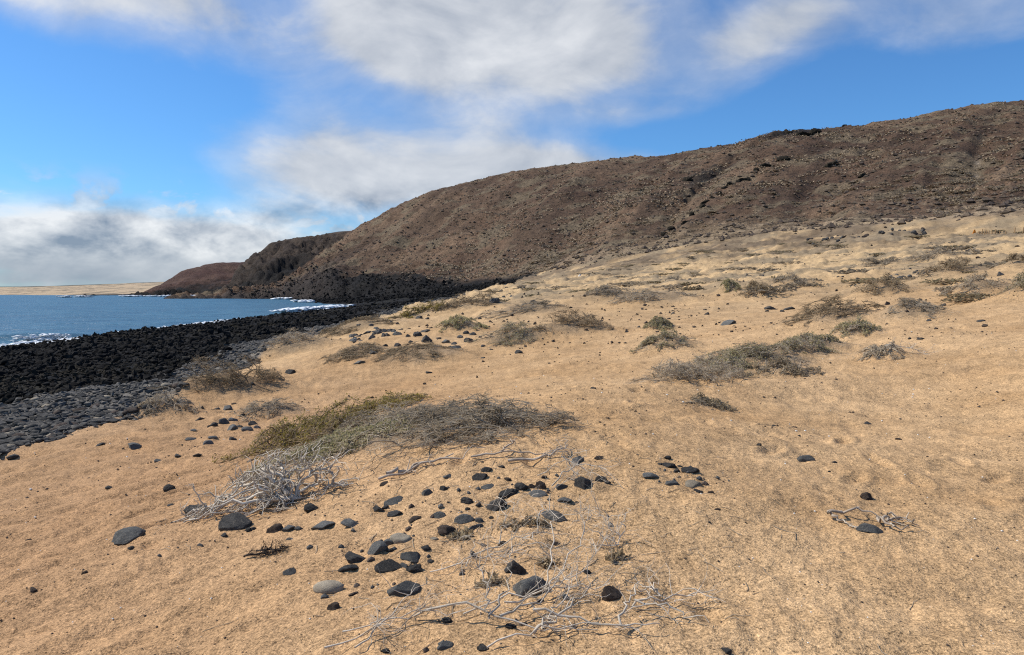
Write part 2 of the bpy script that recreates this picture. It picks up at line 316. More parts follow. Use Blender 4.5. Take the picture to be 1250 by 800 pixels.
def add(name, data, parent=None, loc=None, rot=None, scale=None):
    o = bpy.data.objects.new(name, data); COL.objects.link(o)
    if parent is not None: o.parent = parent
    if loc is not None: o.location = loc
    if rot is not None: o.rotation_euler = rot
    if scale is not None: o.scale = scale
    return o
def tag(o, label=None, cat=None, group=None, kind=None):
    if label: o['label'] = label
    if cat: o['category'] = cat
    if group: o['group'] = group
    if kind: o['kind'] = kind
    return o
def material(name, rough=.9, spec=.25):
    m = bpy.data.materials.new(name); m.use_nodes = True; t = m.node_tree; b = t.nodes['Principled BSDF']
    b.inputs['Roughness'].default_value = rough; b.inputs['Specular IOR Level'].default_value = spec
    return m, G(t), b
def bump(gm, b, hgt, strength, dist):
    n = N(gm.t, 'ShaderNodeBump'); n.inputs['Strength'].default_value = strength; n.inputs['Distance'].default_value = dist
    gm.link(hgt, n.inputs['Height']); gm.link(n.outputs[0], b.inputs['Normal'])
def objco(gm): return N(gm.t, 'ShaderNodeTexCoord').outputs['Object']
def rnd(gm): return N(gm.t, 'ShaderNodeObjectInfo').outputs['Random']

# land: colours come per vertex, grain from the shader
def mat_land():
    m, gm, b = material('land', .95, .12); co = objco(gm)
    ca = N(gm.t, 'ShaderNodeAttribute', attribute_name='Col'); za = N(gm.t, 'ShaderNodeAttribute', attribute_name='Zone')
    sz = N(gm.t, 'ShaderNodeSeparateColor'); gm.link(za.outputs['Color'], sz.inputs[0]); sand, lava, hill = sz.outputs
    grain = gm.noise(co, 95, 2, .7); gr2 = gm.noise(co, 34, 3, .65); gr3 = gm.noise(co, 7, 5, .6)
    k = gm.m('ADD', gm.mapr(grain, .30, .70, -.55, .50, False), gm.mapr(gr2, .28, .72, -.38, .36, False)); k = gm.m('ADD', k, gm.mapr(gr3, .3, .7, -.16, .16, False))
    dark = gm.mapr(gm.noise(co, 60, 1, .5), .66, .74, 0, -.45); lite = gm.mapr(gm.noise(gm.vm('ADD', co, (7, 3, 1)), 70, 1, .5), .70, .78, 0, .5)
    k = gm.m('ADD', k, gm.m('ADD', gm.m('ADD', dark, lite), gm.mapr(gm.noise(co, 1.7, 5, .65), .3, .7, -.17, .17, False)))
    ksand = gm.m('MULTIPLY', k, sand)
    # hillside: pale stones and dark clinker, a metre or less across
    vo = N(gm.t, 'ShaderNodeTexVoronoi', feature='F1'); gm.link(co, vo.inputs['Vector']); vo.inputs['Scale'].default_value = 1.5
    vs = N(gm.t, 'ShaderNodeSeparateColor'); gm.link(vo.outputs['Color'], vs.inputs[0])
    stone = gm.m('MULTIPLY', gm.mapr(vo.outputs['Distance'], .42, .25), gm.mapr(vs.outputs[0], .62, .70)); drk = gm.m('MULTIPLY', gm.mapr(vo.outputs['Distance'], .5, .3), gm.mapr(vs.outputs[1], .62, .7))
    hn = gm.mapr(gm.noise(co, .40, 6, .72), .3, .7, -.42, .42, False)
    kh = gm.m('ADD', gm.m('ADD', hn, gm.mapr(gm.noise(co, 2.2, 3, .6), .3, .7, -.30, .30, False)), gm.m('ADD', gm.m('MULTIPLY', stone, 1.0), gm.m('MULTIPLY', drk, -.6))); kh = gm.m('MULTIPLY', kh, hill)
    kl = gm.m('MULTIPLY', gm.mapr(gm.noise(co, 1.8, 6, .7), .3, .7, -.5, .5, False), lava)
    f = gm.m('ADD', 1.0, gm.m('ADD', ksand, gm.m('ADD', kh, kl))); f = gm.m('MAXIMUM', f, .12)
    col = gm.vm('SCALE', ca.outputs['Color']); gm.link(f, col.node.inputs['Scale']); gm.link(col, b.inputs['Base Color'])
    h = gm.m('ADD', gm.m('MULTIPLY', gm.m('ADD', gm.m('MULTIPLY', gr2, .014), gm.m('MULTIPLY', grain, .006)), sand), gm.m('MULTIPLY', gm.m('ADD', gm.noise(co, .8, 6, .7), gm.m('MULTIPLY', stone, .4)), gm.m('ADD', gm.m('MULTIPLY', hill, 1.0), gm.m('MULTIPLY', lava, .8))))
    h = gm.m('ADD', h, gm.m('MULTIPLY', gm.m('MULTIPLY', gr3, .03), sand))
    bump(gm, b, h, .9, 1.0); return m
M_LAND = mat_land()
def mat_stone(name, c1, c2, c3, scale=14, pit=.02, spec=.2):
    m, gm, b = material(name, .88, spec); co = objco(gm); off = gm.vm('ADD', co, (0, 0, 0)); sc = N(gm.t, 'ShaderNodeCombineXYZ')
    rr = rnd(gm); gm.put(sc.inputs[0], gm.m('MULTIPLY', rr, 91.0)); off = gm.vm('ADD', co, sc.outputs[0])
    n = gm.noise(off, scale * .25, 5, .65); n2 = gm.noise(off, scale * 1.3, 4, .7)
    c = gm.mix(gm.mapr(n, .32, .68), c1, c2); c = gm.mix(gm.mapr(n2, .50, .74), c, c3)
    v = gm.m('ADD', .72, gm.m('MULTIPLY', rr, .55)); cc = gm.vm('SCALE', c); gm.link(v, cc.node.inputs['Scale']); gm.link(cc, b.inputs['Base Color'])
    bump(gm, b, gm.m('ADD', gm.m('MULTIPLY', n2, 1.0), gm.noise(off, scale * 3, 3, .7)), 1.0, pit); return m
M_GREY = mat_stone('grey_basalt', (.080, .081, .077), (.130, .128, .120), (.29, .25, .19), 6, .008)
M_LAVA = mat_stone('black_lava', (.042, .040, .038), (.088, .082, .075), (.22, .185, .14), 7, .013)
M_BROWN = mat_stone('brown_lava', (.055, .038, .030), (.105, .078, .060), (.19, .15, .11), 7, .012)
M_COB = mat_stone('shingle_stone', (.040, .038, .035), (.095, .088, .078), (.22, .19, .15), 4, .010, .12)
M_PALE = mat_stone('pale_stone', (.26, .215, .155), (.36, .30, .215), (.17, .145, .11), 6, .006)
M_SHORE = mat_stone('shore_lava', (.0075, .007, .007), (.016, .0145, .013), (.036, .031, .025), 3, .035, .06)
M_SHOREB = mat_stone('weathered_lava', (.016, .0135, .010), (.034, .028, .020), (.06, .05, .036), 3, .035, .06)
M_HSTONE = mat_stone('hill_stone', (.080, .057, .039), (.130, .096, .065), (.20, .153, .105), 3, .03)
M_WHITE = mat_stone('white_stone', (.6, .57, .5), (.7, .68, .62), (.5, .46, .4), 5, .005)
def mat_plain(name, c1, c2, scale=20, rough=.85):
    m, gm, b = material(name, rough, .2); co = objco(gm); n = gm.noise(co, scale, 4, .6); c = gm.mix(gm.mapr(n, .3, .7), c1, c2)
    cc = gm.vm('SCALE', c); gm.link(gm.m('ADD', .82, gm.m('MULTIPLY', rnd(gm), .36)), cc.node.inputs['Scale']); gm.link(cc, b.inputs['Base Color']); bump(gm, b, n, .5, .004); return m
def mat_leaf(name, c1, c2, scale=6):
    m = mat_plain(name, c1, c2, scale); t = m.node_tree; gm = G(t); b = t.nodes['Principled BSDF']; out = t.nodes['Material Output']
    tr = N(t, 'ShaderNodeBsdfTranslucent'); gm.link(b.inputs['Base Color'].links[0].from_socket, tr.inputs[0]); mxs = N(t, 'ShaderNodeMixShader'); mxs.inputs[0].default_value = .38
    gm.link(b.outputs[0], mxs.inputs[1]); gm.link(tr.outputs[0], mxs.inputs[2]); gm.link(mxs.outputs[0], out.inputs[0]); return m
M_DEAD = mat_plain('bleached_wood', (.44, .37, .28), (.66, .58, .47), 9)
M_DRIFT = mat_plain('weathered_wood', (.30, .235, .175), (.46, .375, .285), 22)
M_TWIG = mat_leaf('grey_twig', (.36, .29, .20), (.54, .45, .33), 5)
M_TWIGB = mat_leaf('brown_twig', (.25, .185, .11), (.42, .32, .205), 5)
M_LOLIVE = mat_leaf('olive_leaf', (.26, .205, .045), (.42, .33, .09), 6)
M_LGREEN = mat_leaf('grey_green_leaf', (.29, .25, .11), (.45, .39, .21), 6)
M_LDRY = mat_leaf('dry_leaf', (.31, .23, .13), (.46, .365, .225), 6)
M_WEED = mat_plain('dried_weed', (.03, .022, .018), (.07, .05, .038), 30)
M_FOAM = mat_plain('sea_foam', (.74, .77, .78), (.84, .86, .86), 3, .6)
M_POST = mat_plain('post_wood', (.22, .13, .06), (.32, .2, .1), 12)
M_ORANGE = mat_plain('orange_paint', (.78, .24, .02), (.85, .30, .03), 12, .5)
M_BLACK = mat_plain('black_paint', (.02, .02, .02), (.03, .03, .03), 12, .5)

# ------------------------------------------------------------------ shrubs wanted, read off the photograph
# column, row of the foot, width, height (pixels), kind, turn, label
SHRUBS = [
 (378, 556, 185, 84, 'olive', .12, 'olive green bush at the shoreward end of the long grey thicket'),
 (465, 506, 105, 40, 'yellow', .1, 'yellow green tuft rising behind the long grey thicket'),
 (462, 538, 170, 60, 'grey', .0, 'grey twig bush joining the olive bush to the wide thicket'),
 (556, 541, 258, 78, 'grey', -.02, 'wide thicket of bare grey twigs on the open sand'),
 (420, 562, 210, 40, 'green', .0, 'low mat of grey green leaves fringing the long grey thicket'),
 (325, 516, 90, 34, 'grey', .3, 'small grey twig bush beside the pile of rounded stones'),
 (268, 486, 135, 62, 'brown', .35, 'brown twiggy bush on the edge of the shingle bank'),
 (200, 514, 70, 34, 'grey', .4, 'thin grey twig bush sprawling over the shingle'),
 (357, 434, 100, 30, 'grey', .2, 'pale grey bush in front of the black lava shore'),
 (500, 391, 70, 22, 'yellow', .1, 'yellow green bush where the sand meets black lava'),
 (575, 381, 100, 26, 'brown', .1, 'brown bush on the bank above the black lava'),
 (635, 388, 105, 18, 'grey', .35, 'flat grey mat of twigs beside a lone half buried rock'),
 (690, 413, 105, 34, 'brown', .25, 'rounded brown bush on a sand hummock'),
 (620, 424, 90, 26, 'green', .3, 'green leafed bush with grey stems beside the scattered black boulders'),
 (560, 408, 60, 12, 'green', .1, 'tiny green mat among the black boulders'),
 (435, 441, 85, 16, 'brown', .1, 'low brown scrub patch above the long grey thicket'),
 (505, 443, 110, 15, 'brown', .05, 'long low brown scrub patch on the flat sand'),
 (430, 410, 110, 12, 'brown', .05, 'low dry scrub strip beside the cobble bed'),
 (837, 478, 125, 52, 'grey', .25, 'grey twig bush at the foot of the long hummock'),
 (925, 455, 150, 42, 'green', .2, 'grey green leafy bush along the long hummock'),
 (880, 466, 110, 40, 'green', .3, 'mixed green and grey bush in the middle of the long hummock'),
 (965, 442, 100, 30, 'green', .15, 'green bush filling the upper part of the long hummock'),
 (1000, 432, 75, 24, 'green', .1, 'dark green bush on top of the long hummock'),
 (962, 466, 66, 28, 'dry', .0, 'dry straw coloured tuft on the side of the long hummock'),
 (1078, 442, 56, 18, 'grey', -.3, 'small grey twig tuft trailing off the long hummock'),
 (866, 496, 60, 18, 'dry', .0, 'thin dry tuft on bare sand below the long hummock'),
 (812, 432, 72, 20, 'green', .2, 'small flat green bush alone on the pale sand'),
 (805, 402, 36, 9, 'green', .1, 'tiny green tuft near a flat dark stone'),
 (1018, 400, 135, 34, 'brown', .2, 'broad brown green bush on the plain with a pale front'),
 (1043, 411, 56, 18, 'green', .1, 'small dark green bush in front of the broad brown bush'),
 (1110, 391, 80, 18, 'grey', .0, 'thin pale twigs spreading beside the broad brown bush'),
 (1081, 363, 72, 24, 'brown', .1, 'dense brown bush crowning its own dune'),
 (1165, 342, 84, 32, 'brown', .2, 'large dune topped by dense brown scrub'),
 (1150, 322, 100, 26, 'grey', .2, 'grey scrub behind the large scrub topped dune'),
 (1076, 328, 74, 16, 'grey', .2, 'long grey scrub streak beside the row of dark stones'),
 (1262, 366, 80, 34, 'green', .35, 'green bush on the dune at the foot of the right bank'),
 (1245, 335, 70, 22, 'brown', .3, 'brown bush on the dune shoulder under the posts'),
 (1195, 362, 80, 20, 'grey', .2, 'pale grey twigs covering a dune flank'),
 (890, 356, 27, 12, 'green', .1, 'single round green bush on the plain'),
 (925, 366, 48, 20, 'brown', -.3, 'brown bush with straggling stems beside the round green bush'),
 (965, 352, 60, 18, 'grey', .0, 'grey haze of twigs behind the straggling brown bush'),
 (795, 374, 110, 22, 'grey', .3, 'long grey scrub bank on the plain'),
 (738, 368, 64, 14, 'grey', .25, 'short grey scrub bank on the plain'),
 (822, 346, 30, 9, 'grey', .0, 'dark tangled scrub on the stone scatter'),
]
MATS = {'olive': (M_TWIGB, M_LOLIVE), 'yellow': (M_TWIGB, M_LOLIVE), 'grey': (M_TWIG, M_LDRY), 'green': (M_TWIG, M_LGREEN), 'brown': (M_TWIGB, M_LDRY), 'dry': (M_TWIG, M_LDRY)}
sp = locate([s[0] for s in SHRUBS], [s[1] - s[3] * .12 for s in SHRUBS])
def px2m(x, y, w): return w * math.hypot(x, y) * math.cos(math.atan2(x, y)) / FPX
for s, (x, y) in zip(SHRUBS, sp):
    a = px2m(x, y, s[2]) / 2; d = math.hypot(x, y)
    MOUNDS.append((x, y + a * .15, a * 1.05, a * .6, s[5], min(.5, .10 * a + (.012 * d if d > 12 else 0)) * (1.0 if s[4] != 'yellow' else .4)))
MOUNDS += [(-1.2, 13.5, 1.6, .8, .2, .1), (3.9, 10.6, 2.0, .6, .2, .16)]

for (x, y), (w, h) in zip(locate([147, 285, 238, 400, 490, 748, 648, 606, 546, 489, 461, 436, 501, 711, 842, 1064, 565, 481], [670, 650, 630, 723, 724, 733, 726, 620, 649, 660, 675, 684, 684, 597, 580, 650, 640, 615]), [(52, 1), (41, 1), (34, 1), (36, 1), (43, .6), (25, 1), (46, 1), (30, 1), (26, 1), (26, 1), (28, 1), (32, 1), (26, 1), (28, 1), (24, 1), (44, 1.4), (25, 1), (26, .8)]):
    a = px2m(x, y, w) / 2; MOUNDS.append((x + a * .5, y + a * .3, a * 1.9, a * 1.3, .3, .13 * a * h))
# ------------------------------------------------------------------ the terrain sheet
def rings():
    segs = [(.35, 2.0, .06), (2.0, 9, .0065), (9, 60, .0095), (60, 250, .0095), (250, 540, .005), (540, 1000, .02), (1000, 9000, .12)]
    out = []
    for a, b, q in segs: n = max(2, int(math.log(b / a) / q)); out += list(np.geomspace(a, b, n, endpoint=False))
    return np.array(out + [9000.0])
rr_ = rings()
thd = np.radians(np.concatenate([np.linspace(-180, -42, 60, endpoint=False), np.arange(-42, 42, .108), np.linspace(42, 180, 61)]))
NR, NT = len(rr_), len(thd)
TH, RRR = np.meshgrid(thd, rr_); gx = (RRR * np.sin(TH)).ravel(); gy = (RRR * np.cos(TH)).ravel()
gz, I = land(gx, gy)
def lerp(a, b, f): return a + (b - a) * f[:, None]
def const(c): return np.tile(np.array(c, float), (len(gx), 1))
n_lo = fbm(gx * .05, gy * .05, 4); n_mid = fbm(gx * .33, gy * .33, 4); n_hi = fbm(gx * 1.5, gy * 1.5, 3)
sandc = lerp(const((.520, .335, .172)), const((.41, .246, .114)), np.clip(.35 + .6 * n_lo + .6 * n_mid + .25 * n_hi, 0, 1))
leftish = sstep(1.5, -3.5, gx + .05 * gy) * sstep(26, 8, I['r']); sandc = lerp(sandc, const((.360, .208, .104)), .85 * leftish)
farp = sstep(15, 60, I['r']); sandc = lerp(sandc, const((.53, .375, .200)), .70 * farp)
scrub = sstep(-.05, .40, fbm(gx * .10 + 3, gy * .16, 5) + .25 * sstep(70, 130, I['r'])) * sstep(20, 55, I['r']) * .85; sandc = lerp(sandc, const((.24, .185, .118)), scrub)
toe = sstep(.42, .04, 1 - I['r'] / np.maximum(lut(T_rf, I['th']), 1)) * (I['r'] > 30); toe = np.clip(toe * (.70 + 1.5 * fbm(gx * .11, gy * .11, 5, .6)), 0, 1) * (1 - .55 * sstep(R(24), R(33), I['th'])); sandc = lerp(sandc, lerp(const((.19, .138, .088)), const((.115, .082, .052)), np.clip(.5 + n_mid, 0, 1)), .92 * toe)
litter = sstep(.15, .6, fbm(gx * .8 + 30, gy * .8, 4)) * .14; sandc = lerp(sandc, const((.27, .165, .085)), litter)
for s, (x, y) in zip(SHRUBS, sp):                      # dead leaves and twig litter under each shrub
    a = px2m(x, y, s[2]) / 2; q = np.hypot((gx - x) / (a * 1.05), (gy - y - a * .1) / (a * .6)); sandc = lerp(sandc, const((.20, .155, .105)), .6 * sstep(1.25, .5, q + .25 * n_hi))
shing = lerp(const((.13, .12, .105)), const((.22, .19, .15)), np.clip(.4 + .8 * n_hi, 0, 1))
lavac = lerp(const((.0095, .009, .009)), const((.024, .021, .018)), np.clip(.25 + .7 * n_mid + .4 * n_lo, 0, 1))
olv = sstep(.0, .5, fbm(gx * .12 + 9, gy * .12, 3)) * sstep(.9, .45, I['ts']); lavac = lerp(lavac, const((.030, .026, .016)), .6 * olv)
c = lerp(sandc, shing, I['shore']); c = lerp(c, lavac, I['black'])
hn = np.clip(.5 + 1.2 * fbm(gx * .012, gy * .012, 5, .55), 0, 1); hn2 = np.clip(.5 + .9 * fbm(gx * .06 + 5, gy * .06, 4), 0, 1)
hc = lerp(const((.084, .055, .036)), const((.200, .134, .082)), hn); hc = lerp(hc, const((.142, .074, .044)), .6 * hn2)
upr = sstep(R(14), R(32), I['th']) * sstep(.45, .95, I['tB']); hc = lerp(hc, const((.20, .135, .082)), .55 * upr * hn2)
rb_ = np.clip(.5 + 1.1 * fbm((I['u'] - 150 * np.clip(I['tB'], 0, 1.5)) / 40, I['tB'] * 1.4, 3), 0, 1); hc = lerp(hc, const((.070, .044, .029)), .75 * rb_)
hc = lerp(hc, const((.17, .135, .085)), .65 * sstep(.55, .9, hn2) )
och = sstep(.22, .02, I['tB']) * sstep(R(4), R(12), I['th']) * sstep(R(26), R(18), I['th']); hc = lerp(hc, const((.20, .15, .085)), .55 * och)
hc = lerp(hc, const((.032, .027, .023)), .95 * np.exp(-((I['gl'] + 8) / 22) ** 2) * sstep(.15, .45, I['tB']) * np.clip(.35 + 1.6 * fbm(gx * .07, gy * .07, 5, .6), 0, 1)); hc = lerp(hc, const((.03, .026, .024)), np.clip(1.3 * I['cut'], 0, .95))
hc = lerp(hc, const((.34, .28, .21)), .7 * np.exp(-(I['g3'] / 3.5) ** 2) * sstep(.10, .16, I['tB']) * sstep(.5, .3, I['tB']) * np.clip(.5 + n_mid * 1.5, 0, 1))
apron = I['crag2'] * sstep(.05, -.01, I['tB'] - .06 * n_lo - .03 * n_mid); hc = lerp(hc, lavac * 1.15, apron)
nose = I['crag'] * sstep(R(-12), R(-15.5), I['th'] - .04 * I['tB']) * sstep(.7, .25, I['tB'] + .2 * n_lo); hc = lerp(hc, const((.055, .043, .036)), .85 * nose)
wB = I['wB'] * sstep(-.02, .02, I['tB'] + .5 * I['crag'])
# sand climbs the foot of the hill on the right
climb = sstep(.13, -.01, I['tB'] + .12 * n_mid + .13 * n_lo + .05 * n_hi) * (1 - I['crag']) * (.5 * sstep(R(0), R(4), I['th']) + .5 * sstep(R(14), R(28), I['th']))
c = lerp(c, hc, wB); c = lerp(c, const((.42, .315, .20)), .8 * climb * wB)
isC, isD, isE, isF = [I['which'] == k for k in (2, 3, 4, 5)]
cc = lerp(lavac * 1.1, lerp(const((.046, .034, .027)), const((.080, .058, .041)), hn2), sstep(.15, .75, I['tC'] + .35 * n_lo)); c[isC] = cc[isC]
cd = lerp(lavac * 1.1, lerp(const((.075, .040, .031)), const((.105, .062, .044)), hn2), sstep(.12, .55, I['tD'] + .25 * n_lo)); c[isD] = cd[isD]
c[isE] = np.array((.08, .06, .048))
ff = lerp(const((.46, .345, .22)), const((.17, .14, .10)), sstep(.0, .35, fbm(gx * .09, gy * .02, 4)) * .8); ff = lerp(ff, const((.03, .028, .028)), sstep(.05, .02, I['tF'] + .01 * n_lo)); ff = lerp(ff, const((.07, .068, .05)), sstep(.80, .9, I['tF'] + .08 * n_lo)); c[isF] = ff[isF]
zone = np.zeros((len(gx), 4)); zone[:, 3] = 1
rocky = wB * (1 - apron); rocky[isC | isD | isE] = 1; lavz = np.maximum(I['black'] * (1 - wB), apron * wB); far = isF
zone[:, 0] = np.clip(1 - rocky - lavz, 0, 1); zone[:, 1] = lavz; zone[:, 2] = rocky; zone[far] = (.0, 0, .4, 1)
col4 = np.concatenate([np.clip(c, .004, .9), np.ones((len(gx), 1))], 1)
i0 = (np.arange(NR - 1)[:, None] * NT + np.arange(NT - 1)[None, :]).ravel()
quads = np.stack([i0, i0 + NT, i0 + NT + 1, i0 + 1], 1)
quads = quads[:, ::-1]
dry = (gz[quads].max(1) > SEA - 1.6)
kind_v = np.where(isF, 5, np.where(isE, 4, np.where(isD, 3, np.where(isC, 2, np.where(wB * (1 - climb) > .5, 1, np.where(I['shore'] > .5, 6, 0))))))
kq = kind_v[quads[:, 0]]
V3 = np.stack([gx, gy, gz], 1)
for k, nm in ((0, 'ground'), (6, 'lava_shore'), (1, 'hill'), (2, 'headland'), (3, 'red_hill'), (4, 'distant_hill'), (5, 'far_shore')):
    q = quads[dry & (kq == k)]
    if not len(q): continue
    ids, inv = np.unique(q, return_inverse=True)
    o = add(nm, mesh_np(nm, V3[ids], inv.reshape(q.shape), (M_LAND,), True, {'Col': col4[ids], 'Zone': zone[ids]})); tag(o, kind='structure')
tag(bpy.data.objects['ground'], 'rippled golden sand sloping from the dunes to the shore'); tag(bpy.data.objects['hill'], 'bare brown volcanic hillside above the sand plain')
# patch of sand under the viewer's feet
pv = [(0, 0, float(height(0., 0.)[0]))] + [tuple(V3[i]) for i in range(NT)]
pf = [(0, i + 1, i + 2) for i in range(NT - 1)]
me = mesh_np('ground_patch', np.array(pv), np.array(pf)[:, ::-1], (M_LAND,), True, {'Col': np.tile([.44, .30, .16, 1], (len(pv), 1)), 'Zone': np.tile([1, 0, 0, 1], (len(pv), 1))})
tag(add('ground', me), kind='structure')

# ------------------------------------------------------------------ sea and foam
def make_sea():
    m, gm, b = material('sea_water', .36, .5); co = objco(gm)
    st = gm.vm('MULTIPLY', co, (1, 1.7, 1)); w1 = gm.noise(st, .9, 5, .6, .3); w2 = gm.noise(st, .12, 4, .5)
    gm.link(gm.mix(gm.mapr(w2, .35, .65), (.022, .085, .135), (.035, .115, .165)), b.inputs['Base Color']); b.inputs['IOR'].default_value = 1.333
    bump(gm, b, gm.m('ADD', gm.m('MULTIPLY', w1, .30), gm.m('MULTIPLY', w2, 1.2)), 1.0, 1.0)
    rs = np.concatenate([np.geomspace(30, 560, 300, endpoint=False), np.geomspace(560, 30000, 30)]); ts = np.radians(np.concatenate([np.linspace(-178, -46, 40, endpoint=False), np.arange(-46, 6, .25)]))
    T, Q = np.meshgrid(ts, rs); x = (Q * np.sin(T)).ravel(); y = (Q * np.cos(T)).ravel(); fade = np.clip(1.2 - Q.ravel() / 400, 0, 1)
    z = SEA + fade * (.10 * fbm(x * .12 + y * .05, y * .22, 4) + .03 * perlin(x * .8, y * 1.1))
    # one low swell rearing up before it reaches the rocks
    p = np.array(at_z(52, 413, SEA)[:2]); dr = np.array((.83, .56)); e = (x - p[0]) * dr[0] + (y - p[1]) * dr[1]; w = -(x - p[0]) * dr[1] + (y - p[1]) * dr[0]
    z += .55 * np.exp(-(e / 6) ** 2) * np.exp(-(w / 1.2) ** 2)
    p = np.array(at_z(385, 378, SEA)[:2]); e = (x - p[0]) * .9 + (y - p[1]) * .43; w = -(x - p[0]) * .43 + (y - p[1]) * .9; z += .5 * np.exp(-(e / 9) ** 2) * np.exp(-(w / 1.5) ** 2)
    n, k = Q.shape; i = (np.arange(n - 1)[:, None] * k + np.arange(k - 1)).ravel(); q = np.stack([i + 1, i + k + 1, i + k, i], 1)
    tag(add('sea', mesh_np('sea', np.stack([x, y, z], 1), q, (m,))), kind='structure')
make_sea()
def ico(sub):
    bmv = bpy.data.meshes.new('t'); import bmesh; bm = bmesh.new(); bmesh.ops.create_icosphere(bm, subdivisions=sub, radius=1); bm.to_mesh(bmv); bm.free()
    v = np.array([tuple(a.co) for a in bmv.vertices]); f = np.array([tuple(p.vertices) for p in bmv.polygons]); bpy.data.meshes.remove(bmv); return v, f
ICO = {k: ico(k) for k in (1, 2, 3, 4)}
def merged(base_v, base_f, P, Sc, A, tilt=None):
    """many copies in one mesh: positions P, scales Sc (n,3), turns A"""
    n, m = len(P), len(base_v); v = base_v[None] * Sc[:, None, :]
    c, s = np.cos(A)[:, None], np.sin(A)[:, None]; x = v[..., 0] * c - v[..., 1] * s; y = v[..., 0] * s + v[..., 1] * c
    V = np.stack([x, y, v[..., 2]], -1) + P[:, None, :]
    return V.reshape(-1, 3), (base_f[None] + (np.arange(n) * m)[:, None, None]).reshape(-1, base_f.shape[1])
OCT_ = (np.array([(0, 0, 1), (0, 0, -1), (1, 0, 0), (-1, 0, 0), (0, 1, 0), (0, -1, 0)], float), np.array([(0, 2, 4), (0, 4, 3), (0, 3, 5), (0, 5, 2), (1, 4, 2), (1, 3, 4), (1, 5, 3), (1, 2, 5)]))
def foam():
    P = []; Sc = []
    def strip(pts, n, spread, size, lift=.05):
        pts = np.array([at_z(u, v, SEA) for u, v in pts]); t = rng.uniform(0, len(pts) - 1, n); i = t.astype(int).clip(0, len(pts) - 2); f = (t - i)[:, None]
        p = pts[i] * (1 - f) + pts[i + 1] * f; p[:, :2] += rng.normal(0, spread, (n, 2)) * np.array([1, .8]); p[:, 2] = SEA + lift * rng.uniform(.2, 1, n)
        P.append(p); k = rng.uniform(.4, 1.3, n) * size; Sc.append(np.stack([k * 1.6, k * 1.2, k * .35], 1))
    strip([(-60, 437), (0, 427.5), (40, 421), (85, 415.5), (130, 410)], 600, .9, .22)
    strip([(20, 417.5), (55, 415), (75, 413.5)], 90, .35, .22, .5)
    strip([(100, 413), (176, 404.6), (260, 393.5), (330, 387)], 900, .8, .2)
    strip([(-40, 430), (20, 421), (70, 415), (110, 410)], 260, 1.8, .2)
    strip([(350, 382.5), (372, 380), (395, 378.5), (420, 376)], 900, 1.0, .45, .7)
    strip([(345, 380), (372, 378), (400, 377)], 300, 1.5, .4, .1)
    for u, v, k in ((240, 362.2, 1), (275, 363.4, 1.2), (268, 361.8, .8), (325, 363.6, 1.4), (350, 365.6, 1), (205, 362.2, .8), (160, 362.4, 1.0), (100, 363.1, .6), (80, 363.4, .5), (185, 362.2, .5), (372, 369.2, .8)):
        strip([(u - 7 * k, v), (u + 7 * k, v)], int(70 * k), 1.2, .75, .6)
    p = np.array(at_z(322, 363, SEA)); q = p + rng.normal(0, 1, (60, 3)) * (1.6, 1.2, .9); q[:, 2] = SEA + np.abs(q[:, 2] - SEA) * 1.3; P.append(q); Sc.append(np.tile((.45, .45, .45), (60, 1)))
    P = np.concatenate(P); Sc = np.concatenate(Sc); P = P; v, f = ICO[1]
    v, f = OCT_; V, Fm = merged(v * (1 + .2 * rng.normal(size=(len(v), 1))), f, P, Sc, rng.uniform(0, 6.3, len(P)))
    tag(add('sea_foam', mesh_np('sea_foam', V, Fm, (M_FOAM,))), 'white surf breaking along the black lava shore and far headland', 'foam', kind='stuff')
foam()

# ------------------------------------------------------------------ stones
def rock_mesh(name, seed, mat, rough, sub=3, squash=1.0, facet=.0):
    r = np.random.default_rng(seed); v, f = ICO[sub]; v = v.copy(); off = r.uniform(0, 50, 3)
    def n3(p, s): return (perlin(p[:, 0] * s + off[0], p[:, 1] * s + off[1]) + perlin(p[:, 1] * s + off[1] + 9, p[:, 2] * s + off[2]) + perlin(p[:, 2] * s + off[2] + 5, p[:, 0] * s + off[0] + 3)) / 1.7
    d = v * r.uniform(.8, 1.2, 3); d = d * (1 + .22 * n3(v, .9)[:, None] + .5 * rough * n3(v, 2.4)[:, None])
    for _ in range(int(facet)):                         # broken and worn flats
        nrm = r.normal(size=3); nrm /= np.linalg.norm(nrm); lim = r.uniform(.45, .85) * (d @ nrm).max(); k = np.maximum(0, d @ nrm - lim); d = d - k[:, None] * nrm * .96
    d = d * (1 + rough * .5 * n3(v, 3.1)[:, None] + rough * .6 * n3(v, 6.5)[:, None])
    if rough > .05: d = d * (1 + .4 * rough * n3(v, 13)[:, None])
    d[:, 2] *= squash; mx = np.abs(d).max(0); d /= mx
    return mesh_np(name, d, f, (mat,), True)
VAR = {'grey': [rock_mesh('smooth_stone', 10 + i, M_GREY, .07, 4, facet=9) for i in range(8)],
       'lava': [rock_mesh('clinker_stone', 30 + i, M_LAVA, .20, 4, facet=6) for i in range(6)],
       'dark': [rock_mesh('dark_stone', 50 + i, M_LAVA, .09, 4, facet=9) for i in range(6)],
       'brown': [rock_mesh('brown_stone', 70 + i, M_BROWN, .15, 4, facet=7) for i in range(4)],
       'pale': [rock_mesh('pale_stone', 80 + i, M_PALE, .05, 3, facet=4) for i in range(3)],
       'crag': [rock_mesh('crag', 100 + i, M_SHOREB, .26, 4, facet=6) for i in range(5)],
       'white': [rock_mesh('white_stone', 90 + i, M_WHITE, .1, 2, facet=4) for i in range(2)]}
